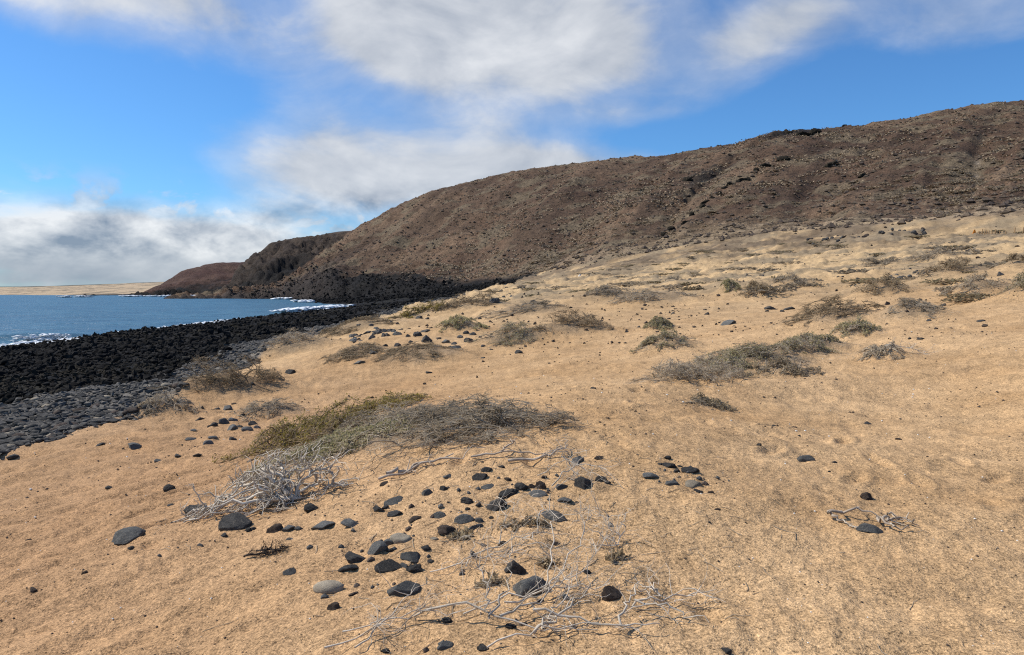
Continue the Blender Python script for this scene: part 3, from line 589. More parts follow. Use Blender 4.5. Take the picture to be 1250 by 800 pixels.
def put_stone(u, v, w, h, kind, label, group=None, name=None, tilt=0.0):
    (x, y), = locate([u], [v + .30 * h]); d = math.hypot(x, y); e_ = .06; zz_ = height([x, x + e_, x - e_], [y, y, y]); z = float(zz_[0])
    W_ = px2m(x, y, w) * 1.12; Hp = px2m(x, y, h); sl = min(.5, max(.05, (v - 350) / FPX))
    L = W_ * random.uniform(.65, .85); Hs = max((.40 if h / w > .5 else .27) * W_, (Hp - L * sl) / .95); Hs = min(Hs, W_ * 1.15)
    me = random.choice(VAR[kind]); k = Hs * (.72 if h / w > .5 else .85); gxn = float(zz_[1] - zz_[2]) / (2 * e_) if d < 40 else 0.0
    o = add(name or {'pale': 'pale_stone', 'white': 'white_stone'}.get(kind, 'stone'), me, None, (x, y + L * .25, z + Hs * .08), (random.uniform(-.1, .1), -tilt * .5 - max(-.4, min(.4, gxn)), random.choice((0, math.pi)) + random.uniform(-.35, .35)), (W_ / 2, L / 2, k))
    return tag(o, label, 'stone', group)
SG = 'stones'
NAMED = [
 (147, 667, 52, 25, 'grey', 'long smooth grey slab lying alone on the orange sand slope', .30),
 (285, 643, 41, 28, 'dark', 'largest wedge shaped grey stone below the bleached dead shrub', .0),
 (238, 625, 34, 22, 'lava', 'black stone partly under the bleached dead shrub branches', .0),
 (334, 645, 23, 18, 'brown', 'reddish dark stone beside the wedge shaped stone', .0),
 (354, 700, 18, 15, 'grey', 'round grey stone alone on sand below the dead shrub', .0),
 (406, 743, 17, 17, 'brown', 'small upright brown stone near the pale tan rock', .0),
 (400, 720, 36, 15, 'pale', 'pale tan rock half sunk in the sand', .0),
 (490, 721, 43, 14, 'grey', 'flat grey slab lying flush with the sand', .15),
 (748, 726, 25, 27, 'brown', 'chunky brown grey stone standing beside pale dead twigs', .0),
 (648, 721, 46, 24, 'grey', 'broad grey slab under a tangle of pale dead twigs', .1),
 (630, 692, 27, 26, 'lava', 'porous black clinker among the pale dead twigs', .0),
 (606, 614, 26, 24, 'lava', 'biggest rough black lava block in the stone scatter', .0),
 (620, 601, 27, 18, 'lava', 'jagged black lava block against the biggest block', .0),
 (636, 596, 18, 14, 'lava', 'small jagged black block at the end of the black group', .0),
 (655, 604, 25, 12, 'grey', 'smooth grey oval stone beside the jagged black blocks', .0),
 (546, 644, 26, 19, 'brown', 'hollowed brown clinker stone beside a rounded grey stone', .0),
 (489, 656, 26, 19, 'pale', 'speckled pale grey stone at the head of the stone line', .0),
 (461, 670, 28, 22, 'grey', 'angular grey stone in the middle of the stone line', .2),
 (436, 679, 32, 23, 'dark', 'rough oval dark stone at the tail of the stone line', .35),
 (501, 680, 26, 18, 'grey', 'domed grey stone below the stone line', .0),
 (711, 592, 28, 22, 'dark', 'dark boulder with bleached twigs lying across it', .0),
 (842, 576, 24, 13, 'dark', 'largest dark stone in the small cluster on open sand', .0),
 (846, 591, 24, 9, 'pale', 'pale streaked flat stone in the small cluster on open sand', .0),
 (794, 581, 22, 10, 'grey', 'smooth oval stone set apart from the small open cluster', .0),
 (985, 556, 22, 8, 'grey', 'lone smooth dark oval stone on open sand', .0),
 (1060, 600, 15, 14, 'brown', 'lone blackish brown stone above the twisted driftwood root', .0),
 (1064, 646, 30, 14, 'grey', 'half buried grey stone under the twisted driftwood root', -.3),
 (891, 395, 20, 6, 'grey', 'low domed grey stone on the pale plain', .0),
 (651, 380, 11, 8, 'dark', 'half buried rock at the end of the flat grey twig mat', .0),
 (604, 373, 14, 8, 'lava', 'black rock at the end of the brown bush bank', .0),
 (521, 418, 13, 11, 'lava', 'tallest black boulder among the scattered boulders on the flat', .0),
 (353, 454, 13, 8, 'lava', 'single black rock behind the brown twiggy bush', .0),
 (164, 546, 19, 9, 'grey', 'smooth dark oval stone on sand beside the shingle edge', .1),
 (1222, 338, 9, 6, 'dark', 'dark boulder beside the large scrub topped dune', .0),
]
for u, v, w, h, k, lab, tl in NAMED: put_stone(u, v, w, h, k, lab, tilt=tl)
GROUPS = {
 ('dark basalt stone half sunk in sand among the dead twig scatter', 'stones of the scatter around the dead twigs'): [
  (547, 583, 15, 7, 'grey'), (586, 583, 20, 11, 'lava'), (594, 576, 14, 8, 'lava'), (521, 602, 14, 12, 'grey'), (541, 599, 14, 8, 'dark'), (470, 592, 14, 6, 'brown'), (570, 608, 16, 12, 'lava'), (481, 611, 26, 12, 'grey'),
  (461, 620, 18, 12, 'dark'), (480, 625, 20, 14, 'dark'), (471, 617, 11, 7, 'dark'), (535, 627, 19, 12, 'grey'), (505, 632, 18, 9, 'brown'), (585, 615, 9, 8, 'dark'), (571, 620, 7, 6, 'lava'), (565, 635, 26, 17, 'grey'),
  (585, 635, 13, 9, 'grey'), (580, 643, 18, 8, 'grey'), (562, 648, 12, 9, 'lava'), (428, 641, 25, 9, 'grey'), (472, 661, 18, 14, 'grey'), (478, 672, 12, 8, 'dark'), (519, 670, 14, 11, 'lava'), (525, 681, 10, 7, 'dark'),
  (424, 697, 24, 12, 'dark'), (507, 690, 24, 14, 'dark'), (473, 694, 34, 10, 'dark'), (494, 690, 14, 9, 'grey'), (431, 727, 13, 6, 'brown'), (716, 697, 12, 7, 'lava'), (680, 658, 11, 6, 'brown'),
  (661, 592, 14, 15, 'brown'), (650, 594, 10, 8, 'brown'), (686, 594, 19, 9, 'grey'), (734, 586, 14, 11, 'lava'), (742, 590, 8, 6, 'lava'), (706, 562, 18, 10, 'grey'), (691, 612, 19, 7, 'grey'), (674, 628, 33, 11, 'grey'), (733, 556, 14, 6, 'brown'), (596, 594, 18, 7, 'grey'),
  (620, 584, 10, 7, 'brown'), (564, 697, 9, 7, 'grey'), (579, 673, 9, 11, 'lava'), (623, 771, 14, 9, 'lava'), (545, 760, 14, 8, 'lava'), (542, 793, 22, 14, 'grey'), (591, 796, 18, 10, 'lava'), (471, 797, 14, 7, 'dark'), (613, 571, 10, 4, 'dark'), (660, 736, 9, 6, 'lava'),
  (664, 582, 9, 6, 'brown'), (704, 611, 6, 4, 'dark'), (635, 640, 10, 5, 'dark'), (600, 628, 7, 5, 'dark'), (530, 655, 10, 4, 'pale'), (640, 765, 9, 6, 'brown'), (700, 768, 10, 6, 'dark'), (612, 660, 12, 6, 'brown'), (590, 662, 9, 5, 'dark')],
 ('small dark stone on sand along the lower side of the bleached dead shrub', 'stones below the bleached dead shrub'): [
  (273, 658, 12, 9, 'dark'), (351, 645, 16, 9, 'grey'), (365, 643, 12, 7, 'grey'), (393, 645, 28, 9, 'grey'), (206, 602, 14, 11, 'lava'), (302, 650, 12, 7, 'lava'), (309, 648, 9, 6, 'dark'), (245, 673, 9, 6, 'grey'), (380, 621, 20, 13, 'lava'), (354, 654, 12, 5, 'grey'), (208, 621, 8, 5, 'grey'), (222, 642, 6, 4, 'lava')],
 ('small dark stone on the orange sand slope down to the shingle', 'stones on the shoreward sand slope'): [
  (121, 546, 12, 6, 'dark'), (132, 597, 8, 6, 'grey'), (40, 735, 12, 8, 'brown'), (103, 717, 9, 5, 'brown'), (216, 559, 12, 6, 'dark'), (253, 543, 13, 7, 'grey'), (282, 537, 11, 8, 'dark'), (233, 535, 14, 5, 'grey'), (194, 562, 13, 6, 'grey'), (60, 622, 8, 4, 'brown'), (160, 682, 9, 5, 'lava'), (240, 561, 10, 5, 'dark'), (33, 670, 6, 3, 'brown'), (300, 552, 7, 4, 'dark')],
 ('rounded stone in the pile on sand beside the olive bush', 'pile of rounded stones beside the olive bush'): [
  (272, 518, 13, 10, 'grey'), (262, 521, 11, 8, 'dark'), (284, 516, 11, 7, 'grey'), (283, 525, 13, 9, 'grey'), (301, 525, 13, 9, 'grey'), (308, 517, 11, 7, 'dark'), (256, 522, 9, 7, 'dark'), (292, 520, 9, 7, 'lava'), (296, 514, 8, 5, 'dark'), (313, 522, 9, 6, 'grey')],
 ('dark stone on the sand bank between the shingle and the stone pile', 'stones on the bank above the shingle'): [
  (242, 515, 13, 8, 'dark'), (221, 507, 12, 6, 'grey'), (276, 499, 13, 8, 'grey'), (265, 500, 10, 5, 'dark'), (246, 501, 8, 5, 'dark'), (222, 500, 9, 5, 'grey'), (308, 478, 9, 5, 'dark'), (340, 471, 11, 4, 'dark'), (285, 493, 7, 4, 'brown'), (259, 538, 10, 4, 'grey'), (235, 528, 9, 4, 'grey')],
 ('small stone of the cluster on open sand beside the footpath', 'small cluster of stones on open sand'): [
  (816, 558, 11, 7, 'dark'), (816, 567, 20, 5, 'lava'), (826, 573, 9, 9, 'dark'), (821, 590, 15, 9, 'grey'), (855, 600, 11, 4, 'lava'), (868, 602, 8, 6, 'brown'), (830, 566, 7, 5, 'dark'), (806, 565, 6, 4, 'dark'), (850, 597, 6, 4, 'dark')],
 ('tiny dark stone scattered singly over the open sand', 'single stones on the open sand'): [
  (946, 519, 8, 5, 'dark'), (1060, 515, 11, 5, 'dark'), (927, 543, 6, 5, 'lava'), (887, 797, 18, 8, 'dark'), (1019, 562, 7, 3, 'dark'), (1098, 537, 8, 3, 'brown'), (876, 622, 8, 4, 'brown'), (866, 639, 5, 3, 'dark'), (911, 636, 4, 3, 'dark'), (976, 530, 4, 3, 'dark'), (1013, 571, 4, 3, 'dark'), (725, 476, 8, 4, 'dark'), (524, 454, 9, 5, 'dark'), (1124, 414, 9, 3, 'dark'), (1111, 413, 5, 3, 'dark'), (1198, 390, 12, 4, 'dark'), (1153, 371, 6, 4, 'dark'), (863, 385, 6, 4, 'lava'), (942, 375, 15, 4, 'lava'), (964, 374, 14, 5, 'dark'), (955, 378, 6, 3, 'dark'), (936, 378, 6, 3, 'dark'), (822, 381, 5, 3, 'dark'), (765, 404, 5, 3, 'dark'), (780, 398, 5, 3, 'dark'), (633, 431, 10, 5, 'lava'), (589, 436, 6, 3, 'dark'), (1135, 390, 6, 3, 'dark')],
 ('black boulder scattered on the flat between low bushes and lava', 'boulders scattered on the flat'): [
  (509, 412, 11, 8, 'lava'), (519, 409, 13, 5, 'lava'), (544, 419, 10, 6, 'grey'), (571, 417, 14, 7, 'dark'), (555, 421, 8, 5, 'grey'), (485, 426, 9, 6, 'lava'), (533, 429, 17, 6, 'grey'), (511, 391, 9, 5, 'lava'), (521, 391, 6, 4, 'lava'), (557, 391, 8, 6, 'lava'), (550, 391, 5, 4, 'brown'), (566, 390, 8, 6, 'lava'), (569, 408, 8, 5, 'lava'), (577, 409, 8, 5, 'grey'), (455, 438, 15, 5, 'dark'), (557, 430, 14, 5, 'grey'), (502, 421, 7, 4, 'dark'), (507, 429, 7, 4, 'dark'), (438, 447, 14, 5, 'grey'), (530, 405, 6, 3, 'dark'), (536, 415, 7, 4, 'dark'), (561, 412, 8, 4, 'grey'), (548, 427, 9, 4, 'dark'), (498, 414, 6, 4, 'dark'), (586, 412, 5, 3, 'dark'), (470, 431, 7, 4, 'dark'), (590, 427, 6, 3, 'lava'), (600, 428, 5, 3, 'dark'), (586, 391, 5, 3, 'dark')],
}
MARKS = {(147, 667): 'long grey slab', (285, 643): 'wedge shaped stone', (334, 645): 'reddish dark stone', (406, 743): 'upright brown stone', (490, 721): 'flush grey slab', (748, 726): 'chunky brown stone', (648, 721): 'broad slab under dead twigs', (630, 692): 'porous black clinker', (606, 614): 'biggest black lava block',
 (655, 604): 'smooth oval by the black blocks', (546, 644): 'hollowed brown clinker', (489, 656): 'speckled pale stone', (461, 670): 'angular stone of the stone line', (436, 679): 'tail of the stone line', (501, 680): 'domed grey stone', (711, 592): 'twig covered dark boulder', (842, 576): 'largest stone of the open cluster', (985, 556): 'lone smooth oval stone',
 (1060, 600): 'driftwood root', (891, 395): 'low domed stone on the plain', (521, 418): 'tallest black boulder', (353, 454): 'rock behind the brown bush', (548, 567): 'long driftwood stick', (240, 600): 'dead shrub', (164, 546): 'smooth oval at the shingle edge', (481, 611): 'bare sand above the stone line', (565, 391): 'brown bush on the bank', (290, 520): 'olive bush', (230, 500): 'shingle bank', (1100, 385): 'broad brown bush', (60, 640): 'open orange slope', (570, 770): 'forked dead branch', (600, 640): 'small brown tuft'}
LOOK = {'grey': 'smooth grey', 'dark': 'dark angular', 'lava': 'rough black', 'brown': 'brown', 'pale': 'pale'}
for (lab, grp), lst in GROUPS.items():
    for u, v, w, h, k in lst:
        m_ = min(MARKS, key=lambda q: (q[0] - u) ** 2 + 4 * (q[1] - v) ** 2); sz_ = 'tiny' if w < 9 else 'small' if w < 17 else 'fist sized' if w < 24 else 'large'
        put_stone(u, v, w, h, k, '%s %s stone on sand near the %s' % (sz_, LOOK[k], MARKS[m_]), 'stones near the ' + MARKS[m_])
put_stone(530, 529, 8, 8, 'white', 'small white shell like stone at the foot of the grey thicket')
put_stone(708, 335, 4, 4, 'white', 'white stone at the foot of the brown hillside'); put_stone(741, 340, 4, 3, 'white', 'second white stone on sand just below the hillside')
def scatter_px(n, region, wr, label, group, kinds, name=None):
    for _ in range(n):
        u = random.uniform(region[0], region[1]); f = (u - region[0]) / (region[1] - region[0]); v = region[2] + (region[3] - region[2]) * f + random.gauss(0, region[4]); w = random.uniform(*wr)
        put_stone(u, v, w, w * random.uniform(.5, .75), random.choice(kinds), label, group, name)
scatter_px(46, (940, 1068, 342, 339, 1.2), (3, 6), 'dark stone in the low broken stone row across the plain', 'stone row across the plain', ('lava', 'dark'), 'row_stone')
scatter_px(34, (1088, 1138, 338, 331, 2.2), (3.5, 6.5), 'dark stone of the heap between the scrub dunes', 'stone heap between the dunes', ('dark', 'grey'), 'heap_stone')
scatter_px(30, (818, 935, 347, 337, 1.5), (2.5, 5), 'dark stone in the thin scatter leading to the stone row', 'thin stone scatter on the plain', ('lava', 'dark'), 'loose_stone')
scatter_px(52, (428, 492, 412, 404, 3.0), (4, 9), 'grey cobble in the bed where sand meets the lava shore', 'cobble bed', ('grey', 'dark'), 'cobble')
scatter_px(34, (985, 1130, 294, 283, 1.8), (4, 8), 'dark stone of the ruined wall along the hill foot', 'ruined wall along the hill foot', ('lava', 'brown'), 'wall_stone')
scatter_px(22, (590, 640, 362, 352, 4), (3, 6), 'dark rock where the plain runs out into lava', 'rocks at the lava margin', ('lava', 'grey'), 'margin_rock')

# shingle and lava boulders of the shore
def shore_rocks():
    n = 150000; th = rng.uniform(R(-42), R(2), n); f = rng.uniform(0, 1, n)
    rb, rw = lut(T_rb, th), lut(T_rw, th); r = rb - 1.6 + (rw * 1.02 - rb + 1.6) * (f ** 1.6); x, y = r * np.sin(th), r * np.cos(th)
    z, J = land(x, y); ok = (J['shore'] > .04 + .75 * rng.random(n) ** 2.5) & (z > SEA - .4); x, y, z, r, th = x[ok], y[ok], z[ok], r[ok], th[ok]; blk = J['black'][ok]; ts = J['ts'][ok]
    big = rng.random(len(x)) ** 5
    size = np.where(blk > .5, .040 + .13 * big * big, .030 + .17 * big) * np.clip(r / 30, .8, 1.7)
    keep = rng.random(len(x)) < np.clip(.95 - .15 * blk, 0, 1)
    idx = np.where(keep)[0]; px = size[idx] / r[idx]; order = idx[np.argsort(-px)]
    return x, y, z, size, blk, r, order
x, y, z, size, blk, r, order = shore_rocks()
order = order[:38000]
inview = np.abs(np.arctan2(x, y)) < R(35.5)
top_b = [i for i in order if blk[i] > .5 and inview[i] and r[i] < 60][:280]; top_c = [i for i in order if blk[i] <= .5 and inview[i]][:240]
shore_var = [rock_mesh('shore_boulder', 120 + i, M_SHORE, .15, 2, facet=4) for i in range(6)]; cob_var = [rock_mesh('cobble', 140 + i, M_COB, .07, 3, facet=7) for i in range(6)]
cobb_var = [rock_mesh('cobble_brown', 150 + i, M_BROWN, .05, 2, facet=3) for i in range(2)]; cobp_var = [rock_mesh('cobble_pale', 155 + i, M_PALE, .05, 2, facet=3) for i in range(2)]
for i in top_b:
    s = size[i]; tag(add('lava_boulder', random.choice(shore_var), None, (x[i], y[i], z[i] + .18 * s), (random.uniform(-.3, .3), random.uniform(-.3, .3), random.uniform(0, 6.3)), (s * random.uniform(.8, 1.2), s * random.uniform(.7, 1), s * random.uniform(.55, .9))), '%s black boulder of the lava shore %s' % ('broad' if s > .42 else 'jagged' if s > .34 else 'small jagged', 'close to the shingle bank' if r[i] < 26 else 'in the middle of the rubble' if r[i] < 42 else 'towards the surf'), 'boulder', 'black boulders of the lava shore')
for i in top_c:
    s = size[i] * .8; q = random.random(); var = cob_var if q < .82 else (cobb_var if q < .93 else cobp_var); word = 'grey' if q < .82 else ('brown' if q < .93 else 'pale tan')
    tag(add('cobble', random.choice(var), None, (x[i], y[i], z[i] + .14 * s), (random.uniform(-.15, .15), random.uniform(-.15, .15), random.uniform(0, 6.3)), (s * random.uniform(.9, 1.3), s * random.uniform(.7, 1), s * random.uniform(.4, .65))), '%s %s cobble in the shingle bank %s' % ('big' if s > .17 else 'rounded', word, 'touching the sand edge' if lut(T_rb, math.atan2(x[i], y[i])) + 1.2 > r[i] else 'below the grey twig bush' if r[i] > 15 else 'along the upper beach'), 'cobble', '%s cobbles of the shingle bank' % word)
used = set(top_b) | set(top_c); rest = np.array([i for i in order if i not in used])
def stuff_rocks(name, sel, mat, k, flat, seed, label, cat, sharp=True):
    r_ = np.random.default_rng(seed); Vs, Fs, off = [], [], 0; sel = r_.permutation(sel)
    for q_, part in enumerate(np.array_split(sel, 30)):
        vv, ff = (OCT if q_ % 4 else ICO[1]); b = vv * (1 + .26 * r_.normal(size=(len(vv), 1))); M3 = np.array(Matrix.Rotation(r_.uniform(0, 6.3), 3, Vector(r_.normal(size=3)).normalized())); b = b @ M3.T; s = size[part] * k
        V, Fm = merged(b, ff, np.stack([x[part], y[part], z[part] + .15 * s], 1), np.stack([s * r_.uniform(.8, 1.3, len(s)), s * r_.uniform(.6, 1, len(s)), s * flat * r_.uniform(.6, 1.3, len(s))], 1), r_.uniform(0, 6.3, len(s)))
        Vs.append(V); Fs.append(Fm + off); off += len(V)
    tag(add(name, mesh_np(name, np.concatenate(Vs), np.concatenate(Fs), (mat,), False)), label, cat, kind='stuff')
OCT = (np.array([(0, 0, 1), (0, 0, -1), (1, 0, 0), (-1, 0, 0), (0, 1, 0), (0, -1, 0)], float), np.array([(0, 2, 4), (0, 4, 3), (0, 3, 5), (0, 5, 2), (1, 4, 2), (1, 3, 4), (1, 5, 3), (1, 2, 5)]))
olive = fbm(x * .10 + 9, y * .10, 3) + .25 * np.random.default_rng(8).normal(size=len(x)) + np.where(r < 34, .15, -.25) > .1
stuff_rocks('lava_rubble', rest[(blk[rest] > .5) & ~olive[rest]], M_SHORE, 1.1, .8, 1, 'mass of small black lava rubble covering the shore', 'lava rubble')
stuff_rocks('weathered_rubble', rest[(blk[rest] > .5) & olive[rest]], M_SHOREB, 1.1, .8, 3, 'brownish weathered lava rubble mixed into the black shore', 'lava rubble')
stuff_rocks('shingle', rest[blk[rest] <= .5], M_COB, .75, .55, 2, 'grey shingle filling the bank between sand and lava', 'shingle')

n = 14000; th = rng.uniform(R(-20), R(1), n); r = lut(T_rf, th) + rng.uniform(-75, 6, n); x, y = r * np.sin(th), r * np.cos(th); z, J = land(x, y); ok = (z > SEA - .2) & (J['crag2'] > .5) & (J['tB'] < .0 + .05 * fbm(x * .05, y * .05, 3)); x, y, z = x[ok], y[ok], z[ok]; size = .14 + .45 * rng.random(len(x)) ** 5
stuff_rocks('lava_blocks', np.arange(len(x)), M_SHORE, 1.0, .8, 5, 'black lava blocks piled on the far shelf below the hill', 'lava blocks')
# ------------------------------------------------------------------ twigs, branches, shrubs
def tubes(P, Rd, sides=3):
    """P (n,k,3) paths, Rd (n,k) radii"""
    n, k, _ = P.shape; T = np.gradient(P, axis=1); T /= np.linalg.norm(T, axis=2, keepdims=True) + 1e-9
    ref = np.where(np.abs(T[..., 2:3]) > .9, np.array([1., 0, 0]), np.array([0, 0, 1.])); A = np.cross(T, ref); A /= np.linalg.norm(A, axis=2, keepdims=True) + 1e-9; B = np.cross(T, A)
    an = np.arange(sides) * 2 * np.pi / sides; ring = A[:, :, None, :] * np.cos(an)[None, None, :, None] + B[:, :, None, :] * np.sin(an)[None, None, :, None]
    V = (P[:, :, None, :] + ring * Rd[:, :, None, None]).reshape(-1, 3)
    base = (np.arange(n) * k * sides)[:, None, None] + (np.arange(k - 1) * sides)[None, :, None] + np.arange(sides)[None, None, :]
    nx = (np.arange(n) * k * sides)[:, None, None] + (np.arange(k - 1) * sides)[None, :, None] + ((np.arange(sides) + 1) % sides)[None, None, :]
    return V, np.stack([base, nx, nx + sides, base + sides], -1).reshape(-1, 4)
def slivers(P, Rd, r):
    n, k, _ = P.shape; T = P[:, -1] - P[:, 0]; S_ = np.cross(T, r.normal(size=(n, 3))); S_ /= np.linalg.norm(S_, axis=1, keepdims=True) + 1e-9
    V = np.stack([P + S_[:, None] * Rd[..., None], P - S_[:, None] * Rd[..., None]], 2).reshape(-1, 3); b = (np.arange(n) * k * 2)[:, None] + (np.arange(k - 1) * 2)[None]
    return V, np.stack([b, b + 1, b + 3, b + 2], -1).reshape(-1, 4)
def path_from(start, dirv, length, k, wob, r, sag=0.0):
    n = len(start); P = np.zeros((n, k, 3)); P[:, 0] = start; d = dirv.copy(); st = (length / (k - 1))[:, None]
    for j in range(1, k):
        d = d + r.normal(0, wob, (n, 3)); d[:, 2] -= sag; d /= np.linalg.norm(d, axis=1, keepdims=True) + 1e-9; P[:, j] = P[:, j - 1] + d * st
    return P
def pick(P, n, r, lo=.25, hi=1.0):
    i = r.integers(0, len(P), n); t = r.uniform(lo, hi, n) * (P.shape[1] - 1); j = np.minimum(t.astype(int), P.shape[1] - 2); f = (t - j)[:, None]
    s = P[i, j] * (1 - f) + P[i, j + 1] * f; d = P[i, j + 1] - P[i, j]; d /= np.linalg.norm(d, axis=1, keepdims=True) + 1e-9; return s, d
def leaves(pts, size, r, aspect=.45):
    n = len(pts); a = r.normal(size=(n, 3)); a[:, 2] = np.abs(a[:, 2]) + .2; a /= np.linalg.norm(a, axis=1, keepdims=True); b = np.cross(a, r.normal(size=(n, 3))); b /= np.linalg.norm(b, axis=1, keepdims=True) + 1e-9
    s = (size * r.uniform(.6, 1.4, n))[:, None]; V = np.stack([pts, pts + a * s * .5 + b * s * aspect * .5, pts + a * s, pts + a * s * .5 - b * s * aspect * .5], 1).reshape(-1, 3)
    return V, np.arange(n * 4).reshape(-1, 4)
def shrub_geo(a, b, h, seed, dens=1.0, leafy=.5, tw=.004, lobes=None):
    """stems, twigs and leaves of a ragged wind-shorn bush with half axes a, b and height h (metres), grown from several crowns"""
    r = np.random.default_rng(seed); sc = np.array([a, b, h]); nl = lobes or int(r.integers(5, 9))
    la = r.uniform(0, 6.283, nl); lr = np.sqrt(r.uniform(.0, 1, nl)) * .62; lc = np.stack([np.cos(la) * lr, np.sin(la) * lr], 1); lc[0] *= .3; lw = r.uniform(.38, .68, nl) * (1.1 - .40 * lr); lh = r.uniform(.5, 1.0, nl) * (1.05 - .5 * lr); lh[0] = 1.0; lw[0] = max(lw[0], .5)
    def limit(q):
        d = np.hypot(q[:, None, 0] - lc[None, :, 0], q[:, None, 1] - lc[None, :, 1]) / lw[None]; return (lh[None] * np.sqrt(np.clip(1 - d ** 2, 0, 1))).max(1)
    n0 = int(46 * dens) + 8; li = r.integers(0, nl, n0); ang = r.uniform(0, 6.283, n0); rad = np.sqrt(r.uniform(0, 1, n0)) * .55
    st = np.stack([lc[li, 0] + np.cos(ang) * rad * lw[li], lc[li, 1] + np.sin(ang) * rad * lw[li], np.full(n0, -.05)], 1); d = np.stack([np.cos(ang) * (rad + .3), np.sin(ang) * (rad + .3), r.uniform(.25, 1.2, n0)], 1); d /= np.linalg.norm(d, axis=1, keepdims=True)
    P0 = path_from(st, d, r.uniform(.35, .85, n0) * (.5 + lw[li]), 6, .30, r, .04)
    s, d = pick(P0, int(260 * dens) + 30, r, .1); P1 = path_from(s, d * .5 + r.normal(0, .55, d.shape) + [0, 0, .2], r.uniform(.14, .38, len(s)), 4, .36, r)
    s, d = pick(P1, int(4200 * dens) + 300, r, .05); P2 = path_from(s, d * .35 + r.normal(0, .55, d.shape) + [0, 0, .35], r.uniform(.05, .19, len(s)), 3, .42, r)
    def shape(P, free=0.0):
        q = P.reshape(-1, 3); lim = limit(q) * (.8 + .35 * fbm(q[:, 0] * 3.1 + seed, q[:, 1] * 3.1, 3)) + .06; over = q[:, 2] > lim; keep = np.repeat(r.random(len(P)) < free, P.shape[1])
        q[:, 2] = np.where(over & ~keep, lim + (q[:, 2] - lim) * .30, np.where(over, lim + (q[:, 2] - lim) * .65, q[:, 2])); hr = np.hypot(q[:, 0], q[:, 1]); out = hr > 1.05; q[out, :2] *= ((1.05 + .35 * (hr[out] - 1.05)) / hr[out])[:, None]
        q[:, 2] = np.maximum(q[:, 2], -.06); return q.reshape(P.shape) * sc
    P0, P1, P2 = shape(P0, .2), shape(P1, .25), shape(P2, .30)
    st = tubes(P0, np.linspace(2.3, 1.1, 6)[None] * tw * r.uniform(.7, 1.4, (len(P0), 1)), 4)
    V1, F1 = tubes(P1, np.linspace(1.2, .6, 4)[None] * tw * r.uniform(.7, 1.3, (len(P1), 1))); V2, F2 = slivers(P2, np.linspace(.8, .4, 3)[None] * tw * r.uniform(.7, 1.3, (len(P2), 1)), r)
    n3 = int(160 * dens) + 20; an = r.uniform(0, 6.283, n3); ra = r.uniform(.5, 1.3, n3); s3 = np.stack([np.cos(an) * ra * a, np.sin(an) * ra * b, np.full(n3, .006)], 1); P3 = path_from(s3, r.normal(0, 1, (n3, 3)) * [1, 1, .08], r.uniform(.05, .22, n3) * min(1, a), 3, .3, r); P3[..., 2] = np.clip(P3[..., 2], .002, .03)
    V3_, F3 = slivers(P3, np.full((n3, 3), tw * .7), r)
    tg = (np.concatenate([V1, V2, V3_]), np.concatenate([F1, F2 + len(V1), F3 + len(V1) + len(V2)]))
    nlf = int(leafy * 4200 * dens); lp, _ = pick(P2, nlf, r, .2); patch = fbm(lp[:, 0] * 2.2 + seed, lp[:, 1] * 2.2, 2) > -.35; lp = lp[patch]
    return st, tg, leaves(lp + r.normal(0, .012, lp.shape), np.full(len(lp), .030), r)
def conform(V, x, y, z0, n=44):
    V = V.copy(); lo, hi = V[:, :2].min(0) - .02, V[:, :2].max(0) + .02; ax, ay = np.linspace(lo[0], hi[0], n), np.linspace(lo[1], hi[1], n); gx_, gy_ = np.meshgrid(ax, ay)
    H = (height(gx_.ravel() + x, gy_.ravel() + y) - z0).reshape(n, n); fx = (V[:, 0] - lo[0]) / (hi[0] - lo[0]) * (n - 1); fy = (V[:, 1] - lo[1]) / (hi[1] - lo[1]) * (n - 1)
    i, j = np.minimum(fx.astype(int), n - 2), np.minimum(fy.astype(int), n - 2); fx, fy = fx - i, fy - j
    V[:, 2] += (H[j, i] * (1 - fx) + H[j, i + 1] * fx) * (1 - fy) + (H[j + 1, i] * (1 - fx) + H[j + 1, i + 1] * fx) * fy; return V
LEAFY = {'olive': 1.5, 'yellow': 1.9, 'grey': .14, 'green': 1.4, 'brown': .55, 'dry': .7}
